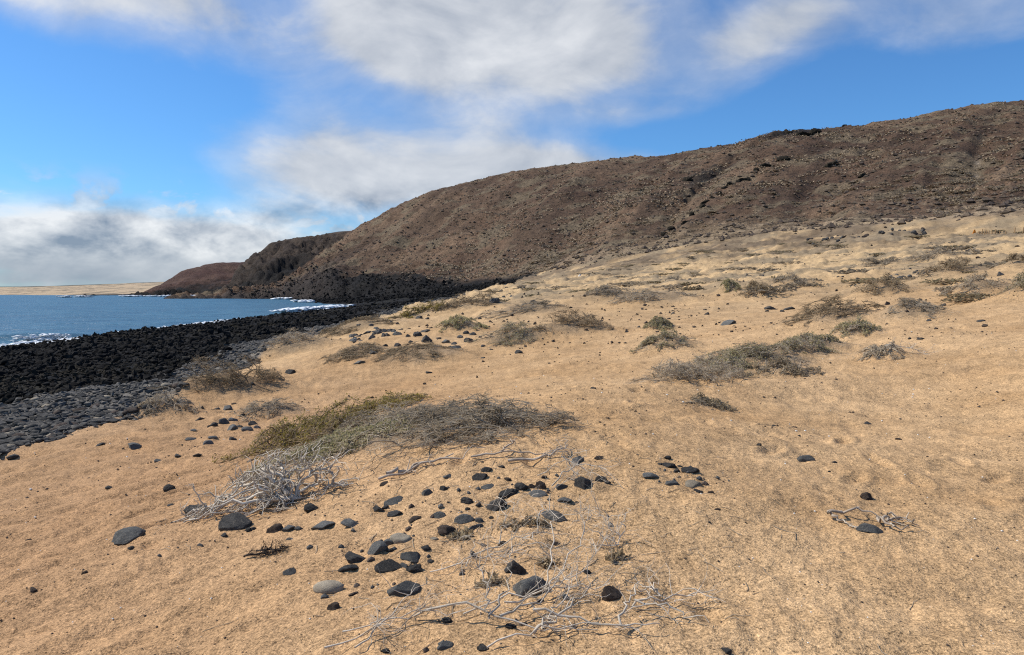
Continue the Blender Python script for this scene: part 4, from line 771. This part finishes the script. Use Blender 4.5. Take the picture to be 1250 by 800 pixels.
for k, (s, (x, y)) in enumerate(zip(SHRUBS, sp)):
    u, v, w, h, kind, rot, lab = s; dist = math.hypot(x, y); a = px2m(x, y, w) / 2 * 1.08; hh = px2m(x, y, h); b = max(a * .42, min(a * .8, .7)); hh = max(.10, (hh - 2 * b * .75 * max(0, (v - 352) / FPX)) * .95); hh = min(max(hh, .18 * a), 1.0) * (.98 if dist < 12 else .82)
    z0 = float(height(x, y)[0]); M = MATS[kind]; far_ = dist > 24
    dens = (1.1 if dist < 12 else .60 if dist < 24 else .38) * min(1.6, max(.45, a * b / .6 if dist < 12 else .9)); tw = .0038 if dist < 12 else .0048 if dist < 24 else .0085 * dist / 40
    st, tg, lf = shrub_geo(a, b, hh, 400 + k, dens, LEAFY[kind], tw)
    c_, s_ = math.cos(rot), math.sin(rot)
    def turn(V):
        q = V.copy(); q[:, 0] = V[:, 0] * c_ - V[:, 1] * s_; q[:, 1] = V[:, 0] * s_ + V[:, 1] * c_; return q
    root = tag(add('shrub', None, None, (x, y, z0)), lab, 'shrub', 'shrubs of the sand plain'); root.empty_display_size = .2
    if far_: lfv = lf[0].reshape(-1, 4, 3); ctr = lfv[:, :1]; lf = ((ctr + (lfv - ctr) * (1 + dist / 30)).reshape(-1, 3), lf[1])
    add('stem', mesh_np('shrub_stem', conform(turn(st[0]), x, y, z0), st[1], (M[0],)), root)
    tag(add('twigs', mesh_np('shrub_twigs', conform(turn(tg[0]), x, y, z0), tg[1], (M[0],)), root), kind='stuff')
    if len(lf[1]): tag(add('foliage', mesh_np('shrub_foliage', conform(turn(lf[0]), x, y, z0), lf[1], (M[1],), False), root), kind='stuff')

# bleached dead shrub: heavy pale limbs sweeping from one root
def limb_set(seed, x, y, starts, n1, n2, L1, L2, rad, mats, name, label, cat, group=None, parts=('limb', 'branches', 'twigs'), zmin=.012, wob=.42, jit=.010, cap=9.0):
    r = np.random.default_rng(seed); z0 = float(height(x, y)[0]); root = tag(add(name, None, None, (x, y, z0)), label, cat, group); root.empty_display_size = .15
    def settle(P):
        q = P.reshape(-1, 3); q[:, 2] = np.where(q[:, 2] > cap, cap + .25 * (q[:, 2] - cap), q[:, 2]); q[:, 2] = np.maximum(q[:, 2], zmin + .006 * r.random(len(q))); return q.reshape(P.shape)
    K = 13; P0 = []
    for pts in starts:
        pts = np.array(pts, float); t = np.linspace(0, len(pts) - 1, K); i = np.minimum(t.astype(int), len(pts) - 2); f = (t - i)[:, None]; pp_ = pts[i] * (1 - f) + pts[i + 1] * f; pp_[1:-1] = .25 * pp_[:-2] + .5 * pp_[1:-1] + .25 * pp_[2:]; P0.append(pp_)
    P0 = np.array(P0); P0[:, 1:] += r.normal(0, jit + rad * .3, P0[:, 1:].shape); P0 = settle(P0)
    sets = [(parts[0], tubes(P0, np.linspace(1.25, .35, K)[None] * rad * r.uniform(.8, 1.15, (len(P0), 1)), 6))]
    s, d = pick(P0, n1, r, .12); P1 = settle(path_from(s, d * .8 + r.normal(0, .55, d.shape) * [1, 1, .7], r.uniform(.5, 1, n1) * L1, 6, wob, r, .03)); sets.append((parts[1], tubes(P1, np.linspace(.55, .2, 6)[None] * rad * r.uniform(.7, 1.2, (n1, 1)), 4)))
    s, d = pick(P1, n2, r, .1); P2 = settle(path_from(s, d * .6 + r.normal(0, .6, d.shape), r.uniform(.4, 1, n2) * L2, 4, .4, r)); sets.append((parts[2], tubes(P2, np.linspace(.28, .12, 4)[None] * rad * r.uniform(.7, 1.2, (n2, 1)), 3)))
    for (nm, (V, Fm)), m in zip(sets, mats):
        o = add(nm, mesh_np(name + '_' + nm, conform(V, x, y, z0), Fm, (m,)), root)
        if nm != parts[0]: o['kind'] = 'stuff'
    return root
(dx, dy), = locate([358], [612])
def arc(dx_, dy_, h, bend=0.0): return [(0, 0, .0), (dx_ * .25, dy_ * .3 + bend, h * .75), (dx_ * .55, dy_ * .6 + bend, h), (dx_ * .85, dy_ * .9, h * .6), (dx_, dy_, h * .15)]
dead = limb_set(7, dx, dy, [arc(-.80, .04, .16), arc(-.74, .30, .24, .05), arc(-.82, -.14, .10), arc(-.55, .45, .26), arc(-.6, .14, .27), arc(-.35, .40, .24), arc(.30, .22, .18), arc(.34, .02, .10), arc(-.25, .1, .22), arc(-.70, .2, .18, .1), arc(-.2, -.14, .08), arc(.12, .3, .2), arc(-.45, -.05, .13), arc(-.15, -.02, .12), arc(-.86, .12, .1), arc(-.5, .3, .15)],
         210, 620, .32, .15, .0122, (M_DEAD, M_DEAD, M_DEAD), 'dead_shrub', 'bleached white dead shrub with tangled bare branches on the sand', 'dead shrub', wob=.5, jit=.016, cap=.38)
BR = [(610, 772, 31, [[(-.42, .14, .02), (-.22, .06, .10), (0, 0, .05), (.2, -.06, .04), (.45, -.10, .02)], [(-.05, 0, .04), (-.06, .1, .16), (-.12, .22, .28)], [(-.05, 0, .04), (.04, .12, .15), (.06, .2, .26)], [(0, 0, .05), (.2, .15, .06), (.35, .3, .12)]], 12, 26, .0050, 'pale forked dead branch with two upright prongs'),
      (495, 772, 32, [[(-.35, -.15, .03), (-.1, -.02, .06), (.15, .1, .05), (.4, .22, .05)], [(-.3, .0, .02), (0, .02, .05), (.3, .06, .05)], [(-.2, -.2, .02), (-.05, .05, .08), (.02, .25, .12)]], 26, 80, .0036, 'grey dead branch spray beside the flat grey slab'),
      (688, 735, 33, [[(-.5, -.12, .02), (-.2, -.02, .06), (.05, .06, .09), (.25, .28, .22)], [(-.3, -.05, .03), (0, .02, .05), (.25, .03, .05)], [(-.1, 0, .05), (.1, .22, .2), (.18, .42, .34)], [(-.1, 0, .05), (-.02, .3, .24), (-.05, .45, .36)]], 26, 70, .0040, 'pale dead branches arching over the broad grey slab'),
      (762, 772, 34, [[(-.42, .02, .10), (-.2, -.02, .06), (0, -.06, .03), (.16, -.02, .05)], [(-.02, -.04, .03), (.03, .1, .10), (.10, .24, .14)], [(.08, .2, .06), (.25, .12, .05), (.4, .02, .03)], [(-.42, -.05, .02), (-.25, .1, .08), (-.12, .22, .12)]], 12, 26, .0058, 'thick pale dead branch curved along the sand beside chunky brown stone'),
      (806, 738, 35, [[(-.15, -.06, .02), (0, 0, .05), (.15, .06, .05), (.28, .1, .02)], [(0, 0, .05), (-.05, .08, .05), (-.12, .1, .02)]], 14, 30, .0042, 'small grey dead branch on open sand beside the twig tangle'),
      (640, 668, 36, [[(-.3, -.05, .02), (0, .02, .08), (.3, .08, .06)], [(-.15, 0, .05), (-.1, .12, .18), (-.14, .2, .25)], [(.05, 0, .05), (.12, .15, .16), (.1, .25, .26)], [(-.25, -.1, .02), (.0, -.05, .06), (.3, -.12, .04)]], 26, 90, .0032, 'fine dead twig tangle behind the broad grey slab'),
      (752, 660, 37, [[(0, 0, 0), (-.05, .06, .12), (-.12, .1, .2)], [(0, 0, 0), (.05, .05, .12), (.1, .1, .18)], [(0, 0, 0), (-.1, .02, .08), (-.22, .0, .1)]], 24, 90, .0030, 'small pale dead bush standing alone on the sand'),
      (706, 588, 38, [[(-.3, .1, .02), (-.1, .06, .14), (.1, .0, .12), (.25, -.05, .04)], [(-.2, -.1, .02), (0, .02, .12), (.1, .15, .2)], [(0, 0, .05), (-.12, .12, .18), (-.2, .1, .2)]], 20, 60, .0040, 'bleached twigs lying over the dark boulder'),
      (590, 690, 39, [[(-.3, -.02, .02), (-.05, .02, .05), (.25, .05, .05)], [(-.1, 0, .02), (-.05, .08, .12), (.02, .14, .16)]], 26, 90, .0028, 'low fine twig mat below the hollowed brown stone'),
      (1103, 437, 40, [[(-.5, .1, .02), (0, .0, .08), (.5, -.1, .02)]], 14, 40, .008, 'grey dead twigs on the sand beyond the long hummock'),
      (690, 455 + 330, 41, [[(-.35, -.1, .02), (-.1, 0, .06), (.15, .06, .04), (.3, .02, .02)], [(-.1, 0, .05), (-.05, .1, .12), (.08, .2, .18)]], 16, 40, .0036, 'pale twig fork lying below the broad grey slab')]
for u, v, sd, st, n1, n2, rad, lab in BR:
    (x, y), = locate([u], [v]); limb_set(sd, x, y, st, n1, n2, .30 if n1 > 13 else .22, .15, rad, (M_DEAD, M_DEAD, M_DEAD), 'dead_branch', lab, 'dead branch', 'dead branches on the sand', ('limb', 'branches', 'twigs'))
for u, v, sd, st, rad, lab in [
    (548, 567, 51, [[(-.55, -.18, .02), (-.2, -.06, .03), (.1, .02, .05), (.3, .10, .06)], [(-.5, -.10, .01), (-.25, -.04, .03), (0, .02, .04)]], .011, 'long grey driftwood stick on sand in front of the thicket'),
    (612, 562, 52, [[(-.25, .0, .02), (0, .01, .04), (.3, .03, .03), (.6, .05, .02)], [(0, .02, .04), (.08, .15, .08), (.12, .24, .07)]], .0085, 'thin forked driftwood stick with a stubby knot'),
    (672, 556, 53, [[(-.35, -.16, .01), (-.1, -.10, .02), (.1, -.02, .04), (.18, .18, .07)]], .009, 'short bent driftwood stick beside the thin forked stick')]:
    (x, y), = locate([u], [v]); limb_set(sd, x, y, st, 5, 8, .18, .1, rad, (M_DRIFT, M_DRIFT, M_DRIFT), 'driftwood', lab, 'driftwood', None, ('stick', 'side_branches', 'twigs'))
(x, y), = locate([1062], [642])
limb_set(54, x, y + .05, [[tuple(.78 * c_ for c_ in p_) for p_ in l_] for l_ in [[(-.28, .10, .05), (-.18, .08, .03), (-.10, .14, .07), (0, .12, .08), (.10, .02, .05), (.2, .0, .04)], [(.12, .05, .05), (.13, -.06, .05), (.2, -.13, .03), (.32, -.15, .01)], [(.15, .02, .04), (.25, .10, .06), (.38, .12, .02)], [(.18, .0, .03), (.3, .03, .05), (.43, -.03, .01)], [(-.28, .1, .05), (-.24, .02, .02), (-.2, -.05, .0)]]],
         8, 14, .12, .07, .010, (M_DRIFT, M_DEAD, M_DEAD), 'driftwood', 'twisted grey driftwood root curled over a half buried stone', 'driftwood', None, ('root', 'side_branches', 'twigs'))
for u, v, lab, sd, w in [(326, 678, 'dark dried seaweed clump on sand below the wedge shaped stone', 61, .14)]:
    (x, y), = locate([u], [v]); limb_set(sd, x, y, [[(-w, -.03, .01), (0, .0, .03), (w, .03, .01)], [(-w * .6, .04, .01), (.02, -.02, .03), (w * .8, -.05, .01)]], 40, 160, .10, .06, .0055, (M_WEED, M_WEED, M_WEED), 'dried_seaweed', lab, 'seaweed')
# little leafy tufts near the stones
for k, (u, v, w, h, kind, lab) in enumerate([(640, 642, 62, 26, 'brown', 'small brown green tuft below the biggest black lava block'), (600, 714, 50, 16, 'dry', 'small straw coloured tuft among the dead twigs'), (665, 690, 40, 24, 'brown', 'small dry tuft beside the porous black clinker'), (757, 682, 36, 9, 'grey', 'tiny grey sprig flat on open sand'), (560, 655, 44, 14, 'dry', 'thin dry tuft beside the hollowed brown stone')]):
    (x, y), = locate([u], [v]); a = px2m(x, y, w) / 2; z0 = float(height(x, y)[0]); st, tg, lf = shrub_geo(a, a * .7, max(.05, px2m(x, y, h) * .55), 800 + k, .22, .10, .0026); lf = (lf[0], lf[1])
    root = tag(add('dry_tuft', None, None, (x, y, z0)), lab, 'tuft'); M = MATS[kind]
    add('stem', mesh_np('tuft_stem', conform(st[0], x, y, z0), st[1], (M[0],)), root); add('twigs', mesh_np('tuft_twigs', conform(tg[0], x, y, z0), tg[1], (M[0],)), root)
    if len(lf[1]): add('foliage', mesh_np('tuft_foliage', conform(lf[0], x, y, z0), lf[1], (M[1],), False), root)

# ------------------------------------------------------------------ scrub on the plain and on the hillside: shared clumps
def clump(name, seed, mat_t, mat_l, n_t=150, n_l=160):
    st, tg, lf = shrub_geo(1, .8, .55, seed, .10, 0.0, .022); r = np.random.default_rng(seed); an = r.uniform(0, 6.3, n_l); ra = np.sqrt(r.random(n_l)); p = np.stack([np.cos(an) * ra, np.sin(an) * ra * .8, np.sqrt(np.clip(1 - ra ** 2, 0, 1)) * .5 * r.uniform(.3, 1, n_l)], 1)
    lv, lq = leaves(p, np.full(n_l, .22), r, .5); V = np.concatenate([st[0], tg[0], lv]); Fm = np.concatenate([st[1], tg[1] + len(st[0]), lq + len(st[0]) + len(tg[0])])
    return mesh_np(name, V, Fm, (mat_t, mat_l), False, None, np.concatenate([np.zeros(len(st[1]) + len(tg[1])), np.ones(len(lq))]))
M_SCRUB = mat_leaf('scrub_leaf', (.25, .20, .13), (.36, .29, .20), 3); M_SCRUBD = mat_leaf('dark_scrub_leaf', (.19, .155, .085), (.29, .235, .14), 3)
CL = [clump('plain_scrub_a', 901, M_TWIG, M_SCRUB), clump('plain_scrub_b', 902, M_TWIGB, M_SCRUBD), clump('plain_scrub_c', 903, M_TWIG, M_SCRUB), clump('plain_scrub_d', 904, M_TWIGB, M_SCRUBD)]
def scrub_place(u, d):
    if d > 115: return 'against the foot of the brown hill'
    if u > 1150: return 'under the short row of posts'
    if u > 1040: return 'around the large scrub topped dune'
    if u > 930: return 'behind the low stone row' if d > 60 else 'in front of the low stone row'
    if u > 840: return 'near the single round green bush'
    if u > 720: return 'near the long grey scrub bank'
    return 'beside the lava margin'
us, vs, ok = [], [], 0
while len(us) < 170:
    u = random.uniform(600, 1260); top = np.interp(u, [600, 640, 700, 800, 900, 1000, 1100, 1250], [352, 346, 334, 316, 300, 292, 288, 278]); v = top + abs(random.gauss(0, 1)) * np.interp(u, [600, 900, 1250], [12, 26, 40]) + 2
    if v < 372: us.append(u); vs.append(v)
for (x, y), u in zip(locate(us, vs), us):
    d = math.hypot(x, y)
    if d < 22 or d > 190: continue
    s = random.choice((.25, .35, .35, .5, .7, .95)) * random.uniform(.8, 1.2) * (1 + d / 200); tag(add('low_scrub', random.choice(CL), None, (x, y, float(height(x, y)[0]) - .05), (0, 0, random.uniform(-.4, .4) + random.choice((0, math.pi))), (s * random.uniform(1.0, 2.1), s * random.uniform(.7, 1.1), min(.5, s * random.uniform(.5, 1.0)))), 'low grey scrub clump on the dune plain ' + scrub_place(u, d), 'scrub', 'scrub clumps of the dune plain')
M_HPALE = mat_plain('pale_hill_scrub', (.24, .175, .11), (.33, .255, .165), 2)
HC = [clump('hill_scrub_a', 911, M_TWIG, M_HPALE, 80, 110), clump('hill_scrub_b', 912, M_TWIGB, M_HPALE, 80, 110), clump('hill_scrub_c', 913, M_TWIG, M_SCRUB, 80, 110)]
th = rng.uniform(R(-10), R(35.5), 2600); t = rng.beta(1.0, 1.7, 2600) * .98 + .01; rc, rf = lut(T_rc, th), lut(T_rf, th); r = rf + (rc - rf) * t; hx, hy = r * np.sin(th), r * np.cos(th)
pn = fbm(hx * .012 + 40, hy * .012, 3); sel = np.where(pn + rng.normal(0, .25, len(pn)) > -.05)[0]; hz, J = land(hx, hy); sel = sel[(J['which'][sel] == 1)]; sel = sel[np.argsort(r[sel])]
for i in sel[:290]:
    s = random.uniform(.9, 2.0); tag(add('hill_shrub', random.choice(HC), None, (hx[i], hy[i], hz[i] - .1), (0, 0, random.uniform(0, 6.3)), (s * 1.4, s, s * .5)), 'low pale shrub on the brown hillside ' + ('just above the sand plain' if t[i] < .08 else 'beside the rocky gully' if abs(J['gl'][i]) < 40 else 'on the lower slope' if t[i] < .2 else 'part way up the slope'), 'shrub', 'pale shrubs on the hillside')
vv, ff = leaves(np.stack([rng.normal(0, .5, 40), rng.normal(0, .5, 40), np.abs(rng.normal(0, .18, 40))], 1), np.full(40, .4), rng, .5)
i = sel[290:]; n = len(i); k = rng.uniform(.9, 2.1, n); V, Fm = merged(vv, ff, np.stack([hx[i], hy[i], hz[i] - .05], 1), np.stack([k * 1.5, k, k * .6], 1), rng.uniform(0, 6.3, n))
tag(add('hill_scrub', mesh_np('hill_scrub', V, Fm, (M_HPALE,), False)), 'sparse pale scrub speckling the upper volcanic slopes', 'scrub', kind='stuff')
# loose stones over hill and headland
n = 14000; th = rng.uniform(R(-21), R(36), n); t = rng.uniform(-.06, 1.04, n); rc, rf = lut(T_rc, th), lut(T_rf, th); r = rf + (rc - rf) * t; hx, hy = r * np.sin(th), r * np.cos(th); hz, J = land(hx, hy); ok = J['which'] == 1; k = (.20 + .55 * rng.random(n) ** 4)
b = ICO[1][0] * (1 + .2 * np.random.default_rng(3).normal(size=(len(ICO[1][0]), 1)))
vI = np.array([(0, 0, 1), (0, 0, -1), (1, 0, 0), (-1, 0, 0), (0, 1, 0), (0, -1, 0)], float) * rng.uniform(.7, 1.2, (6, 1)); fI = np.array([(0, 2, 4), (0, 4, 3), (0, 3, 5), (0, 5, 2), (1, 4, 2), (1, 3, 4), (1, 5, 3), (1, 2, 5)])
for nm, sl, mt, lab in (('hill_stones', ok & (rng.random(n) < .55), M_HSTONE, 'pale brown loose stones strewn over the volcanic hillside'), ('hill_clinker', ok & (rng.random(n) < .4), M_BROWN, 'dark brown loose clinker strewn over the volcanic hillside')):
    V, Fm = merged(vI, fI, np.stack([hx, hy, hz + .1 * k], 1)[sl], np.stack([k * 1.2, k, k * .8], 1)[sl], rng.uniform(0, 6.3, sl.sum())); tag(add(nm, mesh_np(nm, V, Fm, (mt,), False)), lab, 'stones', kind='stuff')
# crags on the crest and flank
for u, v, w, h, lab in [(845, 182, 9, 5, 'dark rock knob breaking the hill crest line beside the low saddle'), (965, 163, 13, 7, 'leftmost dark crag of the outcrop just under the crest'), (983, 165, 16, 6, 'middle dark crag of the outcrop just under the crest'), (1000, 163, 14, 6, 'dark crag at the gully end of the crest outcrop'), (1017, 203, 12, 7, 'isolated dark crag on the upper slope below the outcrop'), (1031, 155, 5, 4, 'tiny dark rock on the skyline beside the outcrop'), (840, 228, 9, 5, 'dark crag beside the rocky gully'), (1055, 217, 9, 5, 'small dark crag on the upper slope near the isolated crag'), (955, 203, 14, 5, 'long dark crag in the rocky gully'), (938, 212, 12, 5, 'dark ledge at the middle of the rocky gully')]:
    put_stone(u, v, w * 1.4, h * 1.4, 'crag', lab, None, 'rock_crag')
for (u, v) in [(900, 232), (915, 225), (885, 240), (870, 252), (858, 262), (846, 270), (925, 218), (893, 236), (880, 246), (862, 256), (907, 228), (838, 276), (822, 284), (812, 288)]: put_stone(u, v, random.uniform(7, 13), random.uniform(4, 7), 'crag', 'dark rock in the rocky gully running down the hillside', 'rocks of the hillside gully', 'rock_crag')
# fence posts and orange warning board by the dune track
def box(sx, sy, sz, off=(0, 0, 0)):
    v = np.array([(i, j, k) for i in (-.5, .5) for j in (-.5, .5) for k in (0, 1)], float) * (sx, sy, sz) + off; f = np.array([(0, 1, 3, 2), (4, 6, 7, 5), (0, 4, 5, 1), (2, 3, 7, 6), (0, 2, 6, 4), (1, 5, 7, 3)]); return v, f
def post_mesh(h):
    an = np.arange(8) * math.pi / 4; rad = [.055, .055, .052, .03]; zz = [-.15, h * .5, h - .03, h]; V = np.array([(math.cos(a) * q, math.sin(a) * q, z) for q, z in zip(rad, zz) for a in an]); Fm = np.array([(k * 8 + i, k * 8 + (i + 1) % 8, k * 8 + 8 + (i + 1) % 8, k * 8 + 8 + i) for k in range(3) for i in range(8)]); V = np.concatenate([V, [(0, 0, h)]]); Fm = np.concatenate([Fm, [(24 + i, 24 + (i + 1) % 8, 32, 32) for i in range(0)]]) if False else Fm
    return mesh_np('fence_post', V, Fm, (M_POST,))
PM = [post_mesh(.75), post_mesh(.62), post_mesh(.9)]
pp = [1195, 1199, 1202, 1204.5, 1207, 1211, 1215, 1220, 1228, 1238.5, 1249]
for (x, y), u in zip(locate(pp, [287.3 - (u - 1195) * .05 for u in pp]), pp):
    tag(add('fence_post', PM[2 if u in (1199, 1238.5, 1249) else random.choice((0, 1))], None, (x, y, float(height(x, y)[0])), (random.uniform(-.05, .05), random.uniform(-.05, .05), 0)), 'short brown wooden post in the row beside the orange warning board', 'fence post', 'posts of the short fence')
(x, y), = locate([1189.5], [287.4]); z0 = float(height(x, y)[0]); root = tag(add('warning_board', None, None, (x, y, z0)), 'small orange triangular warning board standing at the end of the posts', 'sign')
def tri(w, h, t, z, yo): v = np.array([(-w / 2, yo, z), (w / 2, yo, z), (w * .12, yo, z + h), (-w * .12, yo, z + h), (-w / 2, yo + t, z), (w / 2, yo + t, z), (w * .12, yo + t, z + h), (-w * .12, yo + t, z + h)]); return v, np.array([(0, 1, 2, 3), (7, 6, 5, 4), (0, 4, 5, 1), (1, 5, 6, 2), (2, 6, 7, 3), (3, 7, 4, 0)])
v_, f_ = tri(.60, .70, .04, .06, 0); add('board', mesh_np('warning_board', v_, f_, (M_ORANGE,), False), root)
v_, f_ = tri(.22, .22, .01, .20, -.012); add('dark_mark', mesh_np('warning_mark', v_, f_, (M_BLACK,), False), root)
for sx in (-.22, .22): v_, f_ = box(.05, .25, .08, (sx, .05, -.02)); add('foot', mesh_np('warning_foot', v_, f_, (M_BLACK,), False), root)

# ------------------------------------------------------------------ grit, shell bits and twig crumbs on the near sand
n = 9000; th = rng.uniform(R(-38), R(38), n); r = np.exp(rng.uniform(math.log(2.6), math.log(18), n)); gx2, gy2 = r * np.sin(th), r * np.cos(th); gz2, J = land(gx2, gy2); ok = J['shore'] < .2
clus = fbm(gx2 * .7, gy2 * .7, 3)
for nm, q, mt, lab, kk in (('dark_grit', ok & (clus + rng.normal(0, .4, n) > .35), M_BROWN, 'dark brown grit and crumbs sprinkled on the near sand', 1.0), ('shell_bits', ok & (rng.random(n) < .07), M_WHITE, 'pale shell fragments sprinkled on the near sand', .8)):
    s = .0035 * kk * (1 + 1.6 * rng.random(n) ** 4) * np.clip(r / 5, .8, 2.2); V, Fm = merged(vI, fI, np.stack([gx2, gy2, gz2 + s * .3], 1)[q], np.stack([s * 1.3, s, s * .8], 1)[q], rng.uniform(0, 6.3, q.sum())); tag(add(nm, mesh_np(nm, V, Fm, (mt,), False)), lab, 'grit', kind='stuff')
n = 170; c0 = rng.integers(0, 6, n); cx, cy = zip(*locate([560, 480, 640, 620, 835, 300], [640, 665, 600, 720, 582, 645])); sx = np.array([.5, .35, .35, .5, .2, .4])[c0]; x = np.array(cx)[c0] + rng.normal(0, 1, n) * sx; y = np.array(cy)[c0] + rng.normal(0, .8, n) * sx; z = height(x, y); sg = .005 + .018 * rng.random(n) ** 4
for nm, sl, mt, lab in (('gravel', np.arange(n) % 3 != 0, M_GREY, 'small grey gravel between the stones of the scatter'), ('clinker_gravel', np.arange(n) % 3 == 0, M_BROWN, 'small brown clinker gravel between the stones of the scatter')):
    V, Fm = merged(ICO[1][0] * (1 + .2 * rng.normal(size=(12, 1))), ICO[1][1], np.stack([x, y, z + sg * .25], 1)[sl], np.stack([sg * 1.3, sg, sg * .75], 1)[sl], rng.uniform(0, 6.3, sl.sum())); tag(add(nm, mesh_np(nm, V, Fm, (mt,), False)), lab, 'gravel', kind='stuff')
n = 7000; th = rng.uniform(R(-20), R(37), n); r = np.exp(rng.uniform(math.log(16), math.log(140), n)); x, y = r * np.sin(th), r * np.cos(th); z, J = land(x, y); ok = (J['shore'] < .3) & (J['wB'] < .6) & (fbm(x * .09, y * .09, 4) + rng.normal(0, .25, n) > .05); x, y, z, r = x[ok], y[ok], z[ok], r[ok]; size = (.014 + .05 * rng.random(len(x)) ** 5) * np.clip(r / 18, .8, 2.6)
stuff_rocks('plain_pebbles', np.arange(len(x)), M_BROWN, 1.0, .7, 9, 'small dark pebbles strewn over the sand plain', 'pebbles')
n = 420; c0 = rng.integers(0, 4, n); cx, cy = zip(*locate([640, 500, 700, 400], [700, 560, 600, 570])); x = np.array(cx)[c0] + rng.normal(0, .8, n); y = np.array(cy)[c0] + rng.normal(0, .7, n); ok = y > 2.6; x, y = x[ok], y[ok]; n = len(x)
an = rng.uniform(0, 6.3, n); L = rng.uniform(.04, .18, n); P = path_from(np.stack([x, y, np.zeros(n)], 1), np.stack([np.cos(an), np.sin(an), np.zeros(n)], 1), L, 4, .25, rng); q = P.reshape(-1, 3); q[:, 2] = height(q[:, 0], q[:, 1]) + .004; V, Fm = tubes(q.reshape(P.shape), np.full((n, 4), .0022)); tag(add('twig_litter', mesh_np('twig_litter', V, Fm, (M_TWIG,))), 'thin broken twigs littering the sand around the dead branches', 'twig litter', kind='stuff')
